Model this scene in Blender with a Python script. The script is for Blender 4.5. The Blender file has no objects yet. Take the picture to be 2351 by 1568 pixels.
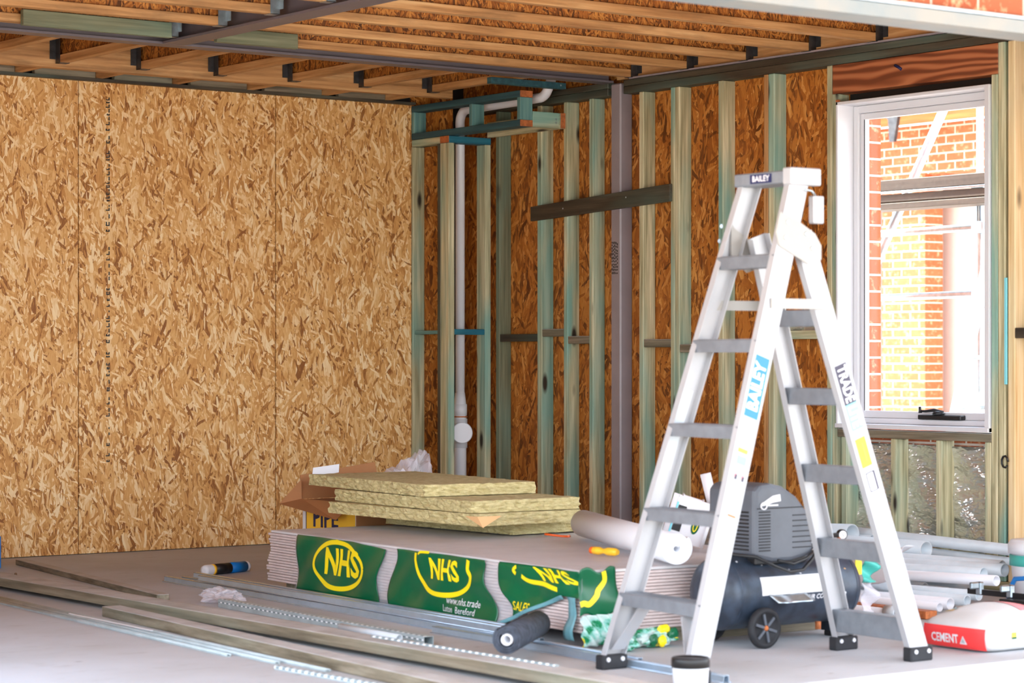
import bpy, bmesh, math, random
from mathutils import Vector, Matrix
random.seed(7)
S = bpy.context.scene
COL = S.collection
PI = math.pi

# ------------------------------------------------------------------ materials
def lin(c):
    r = []
    for v in c[:3]:
        v /= 255.0
        r.append(v / 12.92 if v <= 0.04045 else ((v + 0.055) / 1.055) ** 2.4)
    return (r[0], r[1], r[2], 1.0)

class NT:
    def __init__(self, name):
        self.m = bpy.data.materials.new(name); self.m.use_nodes = True
        self.t = self.m.node_tree; self.b = self.t.nodes['Principled BSDF']
        self.out = self.t.nodes['Material Output']
    def n(self, typ, props=None, **inp):
        x = self.t.nodes.new(typ)
        for k, v in (props or {}).items(): setattr(x, k, v)
        for k, v in inp.items():
            key = int(k[1:]) if k[0] == '_' and k[1:].isdigit() else k.replace('__', ' ')
            self.s(x.inputs[key], v)
        return x
    def s(self, sock, v):
        if isinstance(v, bpy.types.NodeSocket): self.t.links.new(v, sock)
        else: sock.default_value = v
    def math(self, op, a, b=0.0, c=0.0):
        x = self.t.nodes.new('ShaderNodeMath'); x.operation = op
        self.s(x.inputs[0], a); self.s(x.inputs[1], b); self.s(x.inputs[2], c)
        return x.outputs[0]
    def vm(self, op, a, b):
        x = self.t.nodes.new('ShaderNodeVectorMath'); x.operation = op
        self.s(x.inputs[0], a); self.s(x.inputs[1], b)
        return x.outputs[0]
    def mix(self, f, a, b, mode='MIX'):
        x = self.t.nodes.new('ShaderNodeMix'); x.data_type = 'RGBA'; x.blend_type = mode
        self.s(x.inputs[0], f); self.s(x.inputs[6], a); self.s(x.inputs[7], b)
        return x.outputs[2]
    def ramp(self, f, stops):
        x = self.t.nodes.new('ShaderNodeValToRGB'); e = x.color_ramp.elements
        while len(e) < len(stops): e.new(0.5)
        for el, (p, c) in zip(e, stops): el.position = p; el.color = c
        self.s(x.inputs[0], f); return x.outputs[0]
    def noise(self, vec, scale, detail=3.0, rough=0.55):
        x = self.n('ShaderNodeTexNoise', None, Scale=scale, Detail=detail, Roughness=rough)
        if vec is not None: self.s(x.inputs['Vector'], vec)
        return x
    def coords(self, rnd=True):
        tc = self.n('ShaderNodeTexCoord').outputs['Object']
        if not rnd: return tc
        oi = self.n('ShaderNodeObjectInfo').outputs['Random']
        off = self.n('ShaderNodeCombineXYZ', None, X=self.math('MULTIPLY', oi, 37.0), Y=self.math('MULTIPLY', oi, 91.0), Z=self.math('MULTIPLY', oi, 53.0)).outputs[0]
        return self.vm('ADD', tc, off)
    def bump(self, h, strength=0.3, dist=0.01):
        x = self.n('ShaderNodeBump', None, Strength=strength, Distance=dist, Height=h)
        self.s(self.b.inputs['Normal'], x.outputs[0])
    def set(self, **kw):
        for k, v in kw.items(): self.s(self.b.inputs[k.replace('__', ' ')], v)
        return self.m

def plain(name, c, rough=0.5, metal=0.0, var=0.0, vscale=8.0, dirt=None, bump=0.0):
    t = NT(name); col = lin(c)
    if var or dirt:
        nz = t.noise(t.coords(), vscale, 4.0)
        d = lin(dirt) if dirt else tuple(x * (1 - var) for x in col[:3]) + (1,)
        col_s = t.ramp(nz.outputs[0], [(0.38, d), (0.62, col)])
        t.set(Base__Color=col_s)
        if bump: t.bump(nz.outputs[0], bump, 0.01)
    else: t.set(Base__Color=col)
    return t.set(Roughness=rough, Metallic=metal)

def osb(name, across, along, stops, fine=1.0, rough=0.6, spec=0.4):
    t = NT(name)
    v = t.coords()
    sp = t.n('ShaderNodeSeparateXYZ', None, Vector=v)
    uv = t.n('ShaderNodeCombineXYZ', None, X=sp.outputs[across], Y=sp.outputs[along]).outputs[0]
    wn = t.noise(uv, 4.0, 2.0)
    w = t.vm('MULTIPLY', t.vm('SUBTRACT', wn.outputs['Color'], (0.5, 0.5, 0.5)), (0.07, 0.05, 0.0))
    uv = t.vm('ADD', uv, w)
    h = c = None
    for i, (ang, su, sv) in enumerate([(4, 22, 5), (-17, 30, 6.5), (24, 36, 7), (9, 52, 10), (-14, 70, 13), (34, 66, 13), (-42, 64, 14), (-3, 120, 19), (64, 80, 20), (16, 150, 24)]):
        r = t.n('ShaderNodeVectorRotate', {'rotation_type': 'Z_AXIS'}, Vector=uv, Angle=math.radians(ang))
        p = t.vm('MULTIPLY', r.outputs[0], (su * fine, sv * fine, 1.0))
        p = t.vm('ADD', p, (i * 17.3, i * 9.1, 0))
        vo = t.n('ShaderNodeTexVoronoi', {'voronoi_dimensions': '2D', 'distance': 'CHEBYCHEV'}, Vector=p, Scale=1.0, Randomness=0.85)
        rgb = t.n('ShaderNodeSeparateColor', None, Color=vo.outputs['Color'])
        hi = t.math('MULTIPLY', rgb.outputs[0], 0.92 if i < 3 else 1.0)
        ed = t.math('MULTIPLY', vo.outputs['Distance'], 0.12)
        ci = t.math('SUBTRACT', rgb.outputs[1], ed)
        if h is None: h, c = hi, ci
        else:
            f = t.math('GREATER_THAN', hi, h); h = t.math('MAXIMUM', h, hi)
            c = t.math('ADD', t.math('MULTIPLY', c, t.math('SUBTRACT', 1.0, f)), t.math('MULTIPLY', ci, f))
    st = t.n('ShaderNodeTexNoise', None, Vector=t.vm('MULTIPLY', uv, (190.0, 20.0, 1.0)), Scale=1.0, Detail=3.0)
    c = t.math('ADD', c, t.math('MULTIPLY', t.math('SUBTRACT', st.outputs[0], 0.5), 0.7))
    bl = t.noise(uv, 2.2, 3.0); c = t.math('ADD', c, t.math('MULTIPLY', t.math('SUBTRACT', bl.outputs[0], 0.5), 0.25))
    t.set(Base__Color=t.ramp(c, [(p, lin(x)) for p, x in stops]), Roughness=rough)
    t.set(**{'Specular IOR Level': spec})
    t.bump(t.math('ADD', h, c), 0.25, 0.004)
    return t.m

def wood(name, axis, cols, teal=0.0, knots=0.5, rough=0.6, dirt=0.0, tealc=(108, 168, 158), top_light=0.0):
    """grain along axis (0,1,2); cols dark..light"""
    t = NT(name)
    v = t.coords()
    sc = [38.0, 38.0, 38.0]; sc[axis] = 1.6
    g = t.noise(t.vm('MULTIPLY', v, tuple(sc)), 1.0, 4.0, 0.6)
    col = t.ramp(g.outputs[0], [(0.28, lin(cols[0])), (0.5, lin(cols[1])), (0.72, lin(cols[2]))])
    s2 = [6.0, 6.0, 6.0]; s2[axis] = 1.1
    g2 = t.noise(t.vm('MULTIPLY', v, tuple(s2)), 1.0, 2.0)
    if teal:
        f = t.math('MULTIPLY', t.ramp(g2.outputs[0], [(0.44, (0, 0, 0, 1)), (0.66, (1, 1, 1, 1))]), teal)
        col = t.mix(f, col, lin(tealc))
    if dirt:
        g3 = t.noise(t.vm('MULTIPLY', v, tuple(x * 1.7 for x in s2)), 1.0, 5.0, 0.7)
        f = t.math('MULTIPLY', t.ramp(g3.outputs[0], [(0.5, (0, 0, 0, 1)), (0.7, (1, 1, 1, 1))]), dirt)
        col = t.mix(f, col, lin((52, 42, 30)))
    if knots:
        s3 = [9.0, 9.0, 9.0]; s3[axis] = 3.0
        vo = t.n('ShaderNodeTexVoronoi', None, Vector=t.vm('MULTIPLY', v, tuple(s3)), Scale=1.0, Randomness=1.0)
        rr = t.n('ShaderNodeSeparateColor', None, Color=vo.outputs['Color']).outputs[0]
        k = t.ramp(vo.outputs['Distance'], [(0.10, (1, 1, 1, 1)), (0.22, (0, 0, 0, 1))])
        k = t.math('MULTIPLY', t.math('MULTIPLY', k, t.math('GREATER_THAN', rr, 0.55)), knots)
        col = t.mix(t.math('MINIMUM', k, 1.0), col, lin((48, 38, 26)))
    if top_light:  # upward faces paled in colour, standing in for sky light on them
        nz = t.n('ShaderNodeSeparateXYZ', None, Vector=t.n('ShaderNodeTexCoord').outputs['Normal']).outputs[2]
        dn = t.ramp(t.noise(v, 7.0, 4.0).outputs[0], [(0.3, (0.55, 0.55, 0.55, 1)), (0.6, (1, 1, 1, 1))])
        col = t.mix(t.math('MULTIPLY', t.math('MULTIPLY', t.math('GREATER_THAN', nz, 0.7), top_light), dn), col, lin((196, 194, 194)))
    t.set(Base__Color=col, Roughness=rough); t.bump(g.outputs[0], 0.12, 0.004)
    return t.m

MT = {}
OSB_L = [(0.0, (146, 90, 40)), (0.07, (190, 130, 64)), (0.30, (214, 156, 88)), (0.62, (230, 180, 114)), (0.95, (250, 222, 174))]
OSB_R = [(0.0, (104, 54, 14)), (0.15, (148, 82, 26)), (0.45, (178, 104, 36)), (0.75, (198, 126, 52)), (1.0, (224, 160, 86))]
MT['osb_left'] = osb('osb_pale', 0, 2, OSB_L)
MT['osb_right'] = osb('osb_orange', 1, 2, OSB_R, 0.75, 0.45)
MT['osb_return'] = osb('osb_return', 0, 2, OSB_R, 0.9, 0.5)
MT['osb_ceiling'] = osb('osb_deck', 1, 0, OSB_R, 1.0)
MT['osb_web'] = osb('osb_web', 0, 2, [(0.0, (80, 42, 10)), (0.5, (164, 96, 34)), (1.0, (206, 140, 66))], 1.6)
MT['osb_web_y'] = osb('osb_web_cross', 1, 2, [(0.0, (80, 42, 10)), (0.5, (164, 96, 34)), (1.0, (206, 140, 66))], 1.6)
TP = [(132, 124, 90), (188, 180, 142), (232, 222, 184)]
for ax, s in ((0, 'x'), (1, 'y'), (2, 'z')):
    MT['pine_' + s] = wood('treated_pine_' + s, ax, TP, 0.75, 1.1)
    MT['tealpine_' + s] = wood('teal_pine_' + s, ax, [(74, 112, 112), (98, 142, 138), (128, 166, 156)], 0.4, 0.5, 0.6, 0.0, (60, 112, 120))
    MT['lvl_' + s] = wood('lvl_' + s, ax, [(146, 100, 56), (188, 138, 86), (212, 168, 116)], 0, 0.3, 0.6, 0.35)
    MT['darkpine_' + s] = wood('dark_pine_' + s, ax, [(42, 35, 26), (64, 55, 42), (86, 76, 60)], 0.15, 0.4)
    MT['greywood_' + s] = wood('weathered_timber_' + s, ax, [(84, 74, 56), (124, 112, 92), (152, 142, 122)], 0.3, 0.2, 0.7, 0.3, (124, 138, 122), top_light=0.75)
    MT['greenwood_' + s] = wood('green_board_' + s, ax, [(84, 88, 66), (112, 114, 88), (136, 138, 110)], 0.3, 0.6)
MT['bluepaint_y'] = wood('blue_primed_timber', 1, [(30, 62, 70), (40, 80, 88), (56, 100, 106)], 0.2, 0.1, 0.6, 0, (26, 66, 84))
MT['bluepaint_x'] = wood('blue_primed_timber_across', 0, [(20, 82, 102), (30, 104, 124), (52, 126, 142)], 0.2, 0.1, 0.6)
MT['endgrain'] = plain('orange_end_grain', (196, 112, 60), 0.7, 0, 0.35, 60)
def m_redpine():
    t = NT('red_pine_header'); v = t.coords()
    wv = t.n('ShaderNodeTexWave', {'wave_type': 'BANDS', 'bands_direction': 'Z'}, Vector=t.vm('MULTIPLY', v, (1.0, 0.55, 3.2)), Scale=2.4, Distortion=11.0, Detail=2.0)
    wv.inputs['Detail Scale'].default_value = 0.9
    return t.set(Base__Color=t.ramp(wv.outputs['Fac'], [(0.1, lin((112, 56, 28))), (0.55, lin((156, 88, 52))), (0.9, lin((176, 108, 68)))]), Roughness=0.55)
MT['redpine'] = m_redpine()
MT['lightpine'] = wood('light_pine_stud', 2, [(206, 170, 116), (226, 198, 148), (240, 218, 176)], 0.15, 0.7)
MT['steel_purple'] = plain('primed_steel', (148, 138, 142), 0.4, 0.0, 0.1, 6)
MT['beam_steel'] = plain('primed_beam', (104, 96, 102), 0.45, 0.0, 0.12, 5)
MT['steel_grey'] = plain('hanger_steel', (92, 92, 94), 0.4, 0.8, 0.3, 20)
MT['galv'] = plain('galvanised_steel', (186, 200, 208), 0.32, 0.85, 0.22, 24)
MT['galv_blue'] = plain('galvanised_channel', (196, 216, 234), 0.25, 0.65, 0.1, 14)
MT['galv_dull'] = plain('dull_galvanised', (186, 198, 200), 0.5, 0.3, 0.18, 9)
MT['lintel_steel'] = plain('weathered_lintel', (132, 142, 146), 0.55, 0.1, 0.2, 4, (150, 150, 146))
MT['alu'] = plain('aluminium', (176, 176, 179), 0.42, 0.25, 0.06, 5)
MT['alu_tread'] = plain('aluminium_tread', (142, 148, 156), 0.45, 0.5, 0.15, 18)
MT['alu_plate'] = plain('cream_plate', (156, 153, 148), 0.5)
MT['black'] = plain('black_plastic', (24, 24, 26), 0.45)
MT['black_rubber'] = plain('black_rubber', (34, 34, 38), 0.7, 0, 0.3, 30)
MT['white'] = plain('white_plastic', (224, 224, 228), 0.4)
MT['upvc'] = plain('white_pipe', (224, 222, 226), 0.35)
MT['conduit'] = plain('grey_pipe', (206, 214, 220), 0.4, 0, 0.08, 9)
MT['winframe'] = plain('white_window_frame', (214, 214, 218), 0.4)
MT['yellow'] = plain('yellow_print', (250, 222, 20), 0.4)
MT['orange'] = plain('orange_plastic', (236, 96, 24), 0.45)
MT['amber'] = plain('amber_plastic', (250, 196, 50), 0.4)
MT['blue'] = plain('blue_print', (0, 112, 190), 0.4)
MT['navy'] = plain('navy_print', (18, 28, 78), 0.5)
MT['cyan'] = plain('cyan_print', (132, 214, 226), 0.45)
MT['dkprint'] = plain('dark_print', (52, 46, 66), 0.5)
MT['green'] = plain('green_print', (2, 94, 58), 0.28, 0, 0.12, 3)
MT['teal_plastic'] = plain('teal_plastic', (72, 176, 164), 0.35)
MT['red'] = plain('red_print', (238, 62, 62), 0.4)
MT['pink'] = plain('pink_print', (240, 150, 156), 0.45)
MT['cardboard'] = plain('cardboard', (166, 112, 68), 0.75, 0, 0.1, 5)
MT['kraft'] = plain('kraft_paper', (222, 176, 124), 0.8)
MT['navy_tank'] = plain('tank_paint', (56, 68, 84), 0.38, 0.1, 0, 14, (40, 48, 60))
MT['shroud'] = plain('shroud_plastic', (88, 92, 100), 0.5, 0, 0.14, 9)
MT['ply_pink'] = plain('plasterboard_edge', (214, 196, 192), 0.8, 0, 0.12, 25)
MT['ply_face'] = plain('plasterboard_face', (214, 210, 210), 0.75, 0, 0.08, 6)
MT['foam'] = plain('grey_foam', (222, 224, 230), 0.6)
MT['felt'] = plain('black_felt', (70, 76, 88), 0.85, 0, 0.45, 40)
MT['cement_bag'] = plain('cement_bag_paper', (204, 203, 202), 0.5, 0, 0.05, 8)
MT['blue_hose'] = plain('blue_hose', (32, 128, 208), 0.35)
MT['render'] = plain('cream_render', (214, 194, 184), 0.8)
MT['fascia'] = wood('orange_fascia', 1, [(156, 86, 30), (176, 104, 42), (194, 128, 62)], 0, 0.1)
MT['plank'] = wood('scaffold_plank', 1, [(44, 38, 33), (60, 54, 48), (76, 69, 62)], 0, 0.2)
MT['roofgrey'] = plain('roof_sheet', (138, 138, 150), 0.6)

def m_concrete():
    t = NT('concrete_slab'); v = t.coords(False)
    n1 = t.noise(v, 0.7, 5.0, 0.6); n2 = t.noise(t.vm('MULTIPLY', v, (5.0, 16.0, 5.0)), 1.0, 4.0, 0.65); n3 = t.noise(v, 90.0, 2.0)
    c = t.ramp(n1.outputs[0], [(0.35, lin((176, 176, 176))), (0.65, lin((194, 197, 202)))])
    f = t.math('MULTIPLY', t.ramp(n2.outputs[0], [(0.58, (0, 0, 0, 1)), (0.74, (1, 1, 1, 1))]), 0.35)
    c = t.mix(f, c, lin((128, 122, 114)))
    vo = t.n('ShaderNodeTexVoronoi', None, Vector=t.vm('MULTIPLY', v, (2.4, 3.6, 1.0)), Scale=1.0)
    k = t.ramp(vo.outputs['Distance'], [(0.02, (1, 1, 1, 1)), (0.05, (0, 0, 0, 1))])
    c = t.mix(t.math('MULTIPLY', k, 0.5), c, lin((96, 86, 76)))
    t.set(Base__Color=c, Roughness=0.75); t.bump(t.math('ADD', n3.outputs[0], n2.outputs[0]), 0.12, 0.004)
    return t.m
MT['concrete'] = m_concrete()

def m_brick(name, ax_u, c1, c2, mortar):
    t = NT(name); v = t.coords(False)
    sp = t.n('ShaderNodeSeparateXYZ', None, Vector=v)
    uv = t.n('ShaderNodeCombineXYZ', None, X=sp.outputs[ax_u], Y=sp.outputs[2]).outputs[0]
    br = t.n('ShaderNodeTexBrick', {'offset': 0.5}, Vector=uv, Scale=1.0, Color1=lin(c1), Color2=lin(c2), Mortar=lin(mortar))
    br.inputs['Mortar Size'].default_value = 0.006; br.inputs['Brick Width'].default_value = 0.24; br.inputs['Row Height'].default_value = 0.086
    br.inputs['Mortar Smooth'].default_value = 0.1
    nz = t.noise(v, 22.0, 4.0)
    c = t.mix(t.ramp(nz.outputs[0], [(0.56, (0, 0, 0, 1)), (0.72, (0.7, 0.7, 0.7, 1))]), br.outputs['Color'], lin((236, 190, 150)))
    t.set(Base__Color=c, Roughness=0.85)
    t.bump(t.math('SUBTRACT', 1.0, br.outputs['Fac']), 0.5, 0.008)
    return t.m
MT['brick_x'] = m_brick('brick_front', 0, (158, 80, 50), (172, 96, 64), (190, 178, 166))
MT['brick_y'] = m_brick('brick_far', 1, (168, 84, 46), (180, 98, 60), (214, 202, 190))

def m_wool(name, c, dk):
    t = NT(name); v = t.coords()
    n1 = t.noise(t.vm('MULTIPLY', v, (26.0, 26.0, 120.0)), 1.0, 5.0, 0.7); n2 = t.noise(v, 130.0, 3.0)
    t.set(Base__Color=t.ramp(n1.outputs[0], [(0.3, lin(dk)), (0.62, lin(c))]), Roughness=0.95)
    t.bump(t.math('ADD', n1.outputs[0], n2.outputs[0]), 0.6, 0.01)
    return t.m
MT['wool'] = m_wool('mineral_wool', (216, 204, 154), (172, 156, 102))

def m_foil():
    t = NT('silver_sarking'); v = t.coords()
    n1 = t.noise(t.vm('MULTIPLY', v, (2.4, 4.0, 8.0)), 1.0, 4.0, 0.55)
    t.set(Base__Color=lin((222, 222, 214)), Roughness=0.28, Metallic=0.75); t.bump(n1.outputs[0], 0.9, 0.12)
    return t.m
MT['foil'] = m_foil()

def m_film(name, alpha, c=(225, 226, 232), rough=0.25):
    t = NT(name); v = t.coords()
    n1 = t.noise(v, 9.0, 5.0, 0.6)
    t.set(Base__Color=lin(c), Roughness=rough); t.bump(n1.outputs[0], 0.5, 0.03)
    tr = t.n('ShaderNodeBsdfTransparent'); mx = t.n('ShaderNodeMixShader', None, _0=alpha, _1=tr.outputs[0], _2=t.b.outputs[0])
    t.s(t.out.inputs[0], mx.outputs[0]); return t.m
MT['film'] = m_film('clear_film', 0.24)
MT['bagfilm'] = m_film('clear_bag', 0.42, (236, 232, 240), 0.15)
def m_printfilm():
    t = NT('green_print_film'); v = t.coords()
    n1 = t.noise(v, 16.0, 3.0); n2 = t.noise(v, 11.0, 2.0)
    col = t.ramp(n1.outputs[0], [(0.40, lin((20, 140, 90))), (0.46, lin((150, 214, 200))), (0.56, lin((216, 232, 228)))])
    col = t.mix(t.math('GREATER_THAN', n2.outputs[0], 0.63), col, lin((244, 220, 60)))
    t.set(Base__Color=col, Roughness=0.25); t.bump(t.noise(v, 9.0, 5.0).outputs[0], 0.5, 0.03)
    mx = t.n('ShaderNodeMixShader', None, _0=0.78, _1=t.n('ShaderNodeBsdfTransparent').outputs[0], _2=t.b.outputs[0]); t.s(t.out.inputs[0], mx.outputs[0]); return t.m
MT['greenfilm'] = m_printfilm()
MT['hemfilm'] = m_film('hem_film', 0.75, (120, 176, 186))
def m_dots():
    t = NT('punched_edge'); sp_ = t.n('ShaderNodeSeparateXYZ', None, Vector=t.n('ShaderNodeTexCoord').outputs['Object'])
    f = t.math('GREATER_THAN', t.math('FRACT', t.math('MULTIPLY', sp_.outputs[1], 25.0)), 0.55)
    return t.set(Base__Color=t.mix(f, lin((120, 134, 140)), lin((246, 248, 250))), Roughness=0.5)
MT['dots'] = m_dots()
def m_glass():
    t = NT('window_glass')
    tr = t.n('ShaderNodeBsdfTransparent'); gl = t.n('ShaderNodeBsdfGlossy', None, Roughness=0.02)
    mx = t.n('ShaderNodeMixShader', None, _0=0.05, _1=tr.outputs[0], _2=gl.outputs[0]); t.s(t.out.inputs[0], mx.outputs[0]); return t.m
MT['glass'] = m_glass()
def m_ground():
    t = NT('sandy_ground'); n1 = t.noise(t.coords(False), 1.5, 6.0, 0.6)
    return t.set(Base__Color=t.ramp(n1.outputs[0], [(0.3, lin((178, 164, 146))), (0.7, lin((212, 202, 188)))]), Roughness=0.95)
MT['ground'] = m_ground()

# ------------------------------------------------------------------ mesh helpers
class MB:
    def __init__(self): self.bm = bmesh.new()
    def box(self, x0, x1, y0, y1, z0, z1, bev=0.0):
        r = bmesh.ops.create_cube(self.bm, size=1.0); vs = r['verts']
        for v in vs:
            v.co = Vector(((x0 + x1) / 2 + v.co.x * (x1 - x0), (y0 + y1) / 2 + v.co.y * (y1 - y0), (z0 + z1) / 2 + v.co.z * (z1 - z0)))
        if bev:
            es = list({e for v in vs for e in v.link_edges})
            bmesh.ops.bevel(self.bm, geom=es, offset=bev, segments=1, profile=0.5, affect='EDGES')
        return self
    def obox(self, o, ux, uy, uz, sx, sy, sz, bev=0.0):
        """box centred at o with half axes"""
        r = bmesh.ops.create_cube(self.bm, size=1.0); vs = r['verts']; o = Vector(o)
        ux, uy, uz = Vector(ux), Vector(uy), Vector(uz)
        for v in vs: v.co = o + ux * (v.co.x * sx) + uy * (v.co.y * sy) + uz * (v.co.z * sz)
        if bev:
            es = list({e for v in vs for e in v.link_edges})
            bmesh.ops.bevel(self.bm, geom=es, offset=bev, segments=1, profile=0.5, affect='EDGES')
        bmesh.ops.recalc_face_normals(self.bm, faces=list({f for v in vs if v.is_valid for f in v.link_faces}))
        return self
    def poly(self, pts, h):
        """prism of a 3D polygon pushed along vector h"""
        a = [self.bm.verts.new(Vector(p)) for p in pts]; b = [self.bm.verts.new(Vector(p) + Vector(h)) for p in pts]
        n = len(pts); fs = [self.bm.faces.new(a), self.bm.faces.new(b[::-1])]
        for i in range(n): fs.append(self.bm.faces.new((a[i], b[i], b[(i + 1) % n], a[(i + 1) % n])))
        bmesh.ops.recalc_face_normals(self.bm, faces=fs)
        return self
    def profile(self, prof, p0, p1, ux, uy):
        p0, p1, ux, uy = Vector(p0), Vector(p1), Vector(ux), Vector(uy)
        return self.poly([p0 + ux * x + uy * y for x, y in prof], p1 - p0)
    def tube(self, pts, r, seg=12, caps=True, r_in=None):
        """sweep along pts; r a number or list; r_in makes it hollow"""
        pts = [Vector(p) for p in pts]; n = len(pts)
        rs = r if isinstance(r, (list, tuple)) else [r] * n
        rings = []; inner = []
        t0 = (pts[1] - pts[0]).normalized()
        ref = Vector((0, 0, 1)) if abs(t0.z) < 0.9 else Vector((1, 0, 0))
        u = t0.cross(ref).normalized()
        for i in range(n):
            t = (pts[min(i + 1, n - 1)] - pts[max(i - 1, 0)]).normalized()
            u = (u - t * u.dot(t)).normalized(); w = t.cross(u)
            def ring(rad): return [self.bm.verts.new(pts[i] + (u * math.cos(2 * PI * k / seg) + w * math.sin(2 * PI * k / seg)) * rad) for k in range(seg)]
            rings.append(ring(rs[i]))
            if r_in: inner.append(ring(r_in))
        fs = []
        def skin(R):
            for i in range(len(R) - 1):
                for k in range(seg):
                    fs.append(self.bm.faces.new((R[i][k], R[i][(k + 1) % seg], R[i + 1][(k + 1) % seg], R[i + 1][k])))
        skin(rings)
        if r_in:
            skin(inner)
            for e in (0, -1):
                for k in range(seg): fs.append(self.bm.faces.new((rings[e][k], rings[e][(k + 1) % seg], inner[e][(k + 1) % seg], inner[e][k])))
        elif caps:
            fs.append(self.bm.faces.new(rings[0][::-1])); fs.append(self.bm.faces.new(rings[-1]))
        bmesh.ops.recalc_face_normals(self.bm, faces=fs)
        for f in fs:
            if len(f.verts) == 4: f.smooth = True
        return self
    def cyl(self, p0, p1, r, seg=20, r_in=None): return self.tube([p0, p1], r, seg, True, r_in)
    def lathe(self, prof, o, axis=(0, 0, 1), seg=28):
        """prof: list of (r, h)"""
        o, ax = Vector(o), Vector(axis).normalized()
        ref = Vector((0, 0, 1)) if abs(ax.z) < 0.9 else Vector((1, 0, 0))
        u = ax.cross(ref).normalized(); w = ax.cross(u); R = []
        for r, h in prof: R.append([self.bm.verts.new(o + ax * h + (u * math.cos(2 * PI * k / seg) + w * math.sin(2 * PI * k / seg)) * max(r, 1e-4)) for k in range(seg)])
        fs = []
        for i in range(len(R) - 1):
            for k in range(seg):
                f = self.bm.faces.new((R[i][k], R[i][(k + 1) % seg], R[i + 1][(k + 1) % seg], R[i + 1][k])); f.smooth = True; fs.append(f)
        fs.append(self.bm.faces.new(R[0][::-1])); fs.append(self.bm.faces.new(R[-1]))
        bmesh.ops.recalc_face_normals(self.bm, faces=fs)
        return self
    def grid(self, f, nu, nv, smooth=True):
        V = [[self.bm.verts.new(Vector(f(i / nu, j / nv))) for j in range(nv + 1)] for i in range(nu + 1)]
        for i in range(nu):
            for j in range(nv):
                fc = self.bm.faces.new((V[i][j], V[i + 1][j], V[i + 1][j + 1], V[i][j + 1])); fc.smooth = smooth
        return self
    def tex(self, body, fn, size=1.0, bold=0.0, sub=0, align='CENTER'):
        """lettering: flat text outline (x,y around its centre) mapped through fn(x, y) -> point"""
        cu = bpy.data.curves.new('lettering_curve', 'FONT'); cu.body = body; cu.size = size; cu.align_x = align; cu.align_y = 'CENTER'; cu.offset = bold * size; cu.resolution_u = 2
        ob = bpy.data.objects.new('lettering_source', cu); COL.objects.link(ob)
        bpy.context.view_layer.update()
        me = bpy.data.meshes.new_from_object(ob.evaluated_get(bpy.context.evaluated_depsgraph_get()))
        tmp = bmesh.new(); tmp.from_mesh(me)
        bmesh.ops.triangulate(tmp, faces=tmp.faces[:])
        for _ in range(sub): bmesh.ops.subdivide_edges(tmp, edges=[e for e in tmp.edges if e.calc_length() > 0.02], cuts=1)
        mp = {v: self.bm.verts.new(Vector(fn(v.co.x, v.co.y))) for v in tmp.verts}
        for f in tmp.faces:
            try: self.bm.faces.new([mp[v] for v in f.verts])
            except ValueError: pass
        tmp.free(); bpy.data.objects.remove(ob); bpy.data.meshes.remove(me); bpy.data.curves.remove(cu)
        return self
    def build(self, name, mat, parent=None, solid=0.0, bev=0.0, base=None, subsurf=0, rot=None):
        bm = self.bm; me = bpy.data.meshes.new(name)
        if parent is not None:
            base = Vector(parent['_base']) if '_base' in parent else Vector((0, 0, 0))
        elif base is None:
            xs = [v.co for v in bm.verts]
            base = Vector(((min(v.x for v in xs) + max(v.x for v in xs)) / 2, (min(v.y for v in xs) + max(v.y for v in xs)) / 2, min(v.z for v in xs)))
        base = Vector(base)
        for v in bm.verts: v.co -= base
        bm.to_mesh(me); bm.free()
        o = bpy.data.objects.new(name, me); COL.objects.link(o)
        mats = mat if isinstance(mat, (list, tuple)) else [mat]
        for m in mats: me.materials.append(MT[m] if isinstance(m, str) else m)
        if parent is not None: o.parent = parent; o['_base'] = tuple(base)
        else: o.location = base; o['_base'] = tuple(base)
        if solid: md = o.modifiers.new('thickness', 'SOLIDIFY'); md.thickness = solid; md.offset = 0
        if bev: md = o.modifiers.new('edges', 'BEVEL'); md.width = bev; md.segments = 2; md.limit_method = 'ANGLE'
        if subsurf: md = o.modifiers.new('smooth', 'SUBSURF'); md.levels = subsurf; md.render_levels = subsurf
        return o

def thing(name, label, cat, loc, group=None):
    o = bpy.data.objects.new(name, None); COL.objects.link(o); o.location = loc; o['_base'] = tuple(loc); o.empty_display_size = 0.1
    return tag(o, label, cat, group)
def tag(o, label, cat, group=None):
    o['label'] = label; o['category'] = cat; o['kind'] = 'thing'
    if group: o['group'] = group
    return o
def struct(o): o['kind'] = 'structure'; return o
def box(*a, bev=0.0): return MB().box(*a, bev=bev)

# ------------------------------------------------------------------ setting
struct(box(-0.6, 6.6, -0.4, 6.42, -0.35, 0.0, bev=0.012).build('floor', 'concrete', base=(0, 0, 0)))
struct(box(-40, 40, -40, 40, -0.6, -0.32).build('ground', 'ground', base=(0, 0, -0.32)))
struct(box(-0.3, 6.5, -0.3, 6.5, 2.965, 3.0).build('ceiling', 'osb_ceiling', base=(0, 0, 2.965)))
struct(box(-0.6, 6.6, 6.56, 9.2, 2.80, 2.95).build('roof', 'lvl_x', base=(3, 7.9, 2.8)))  # unseen overhang, added to hold back sky light at the opening
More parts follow.
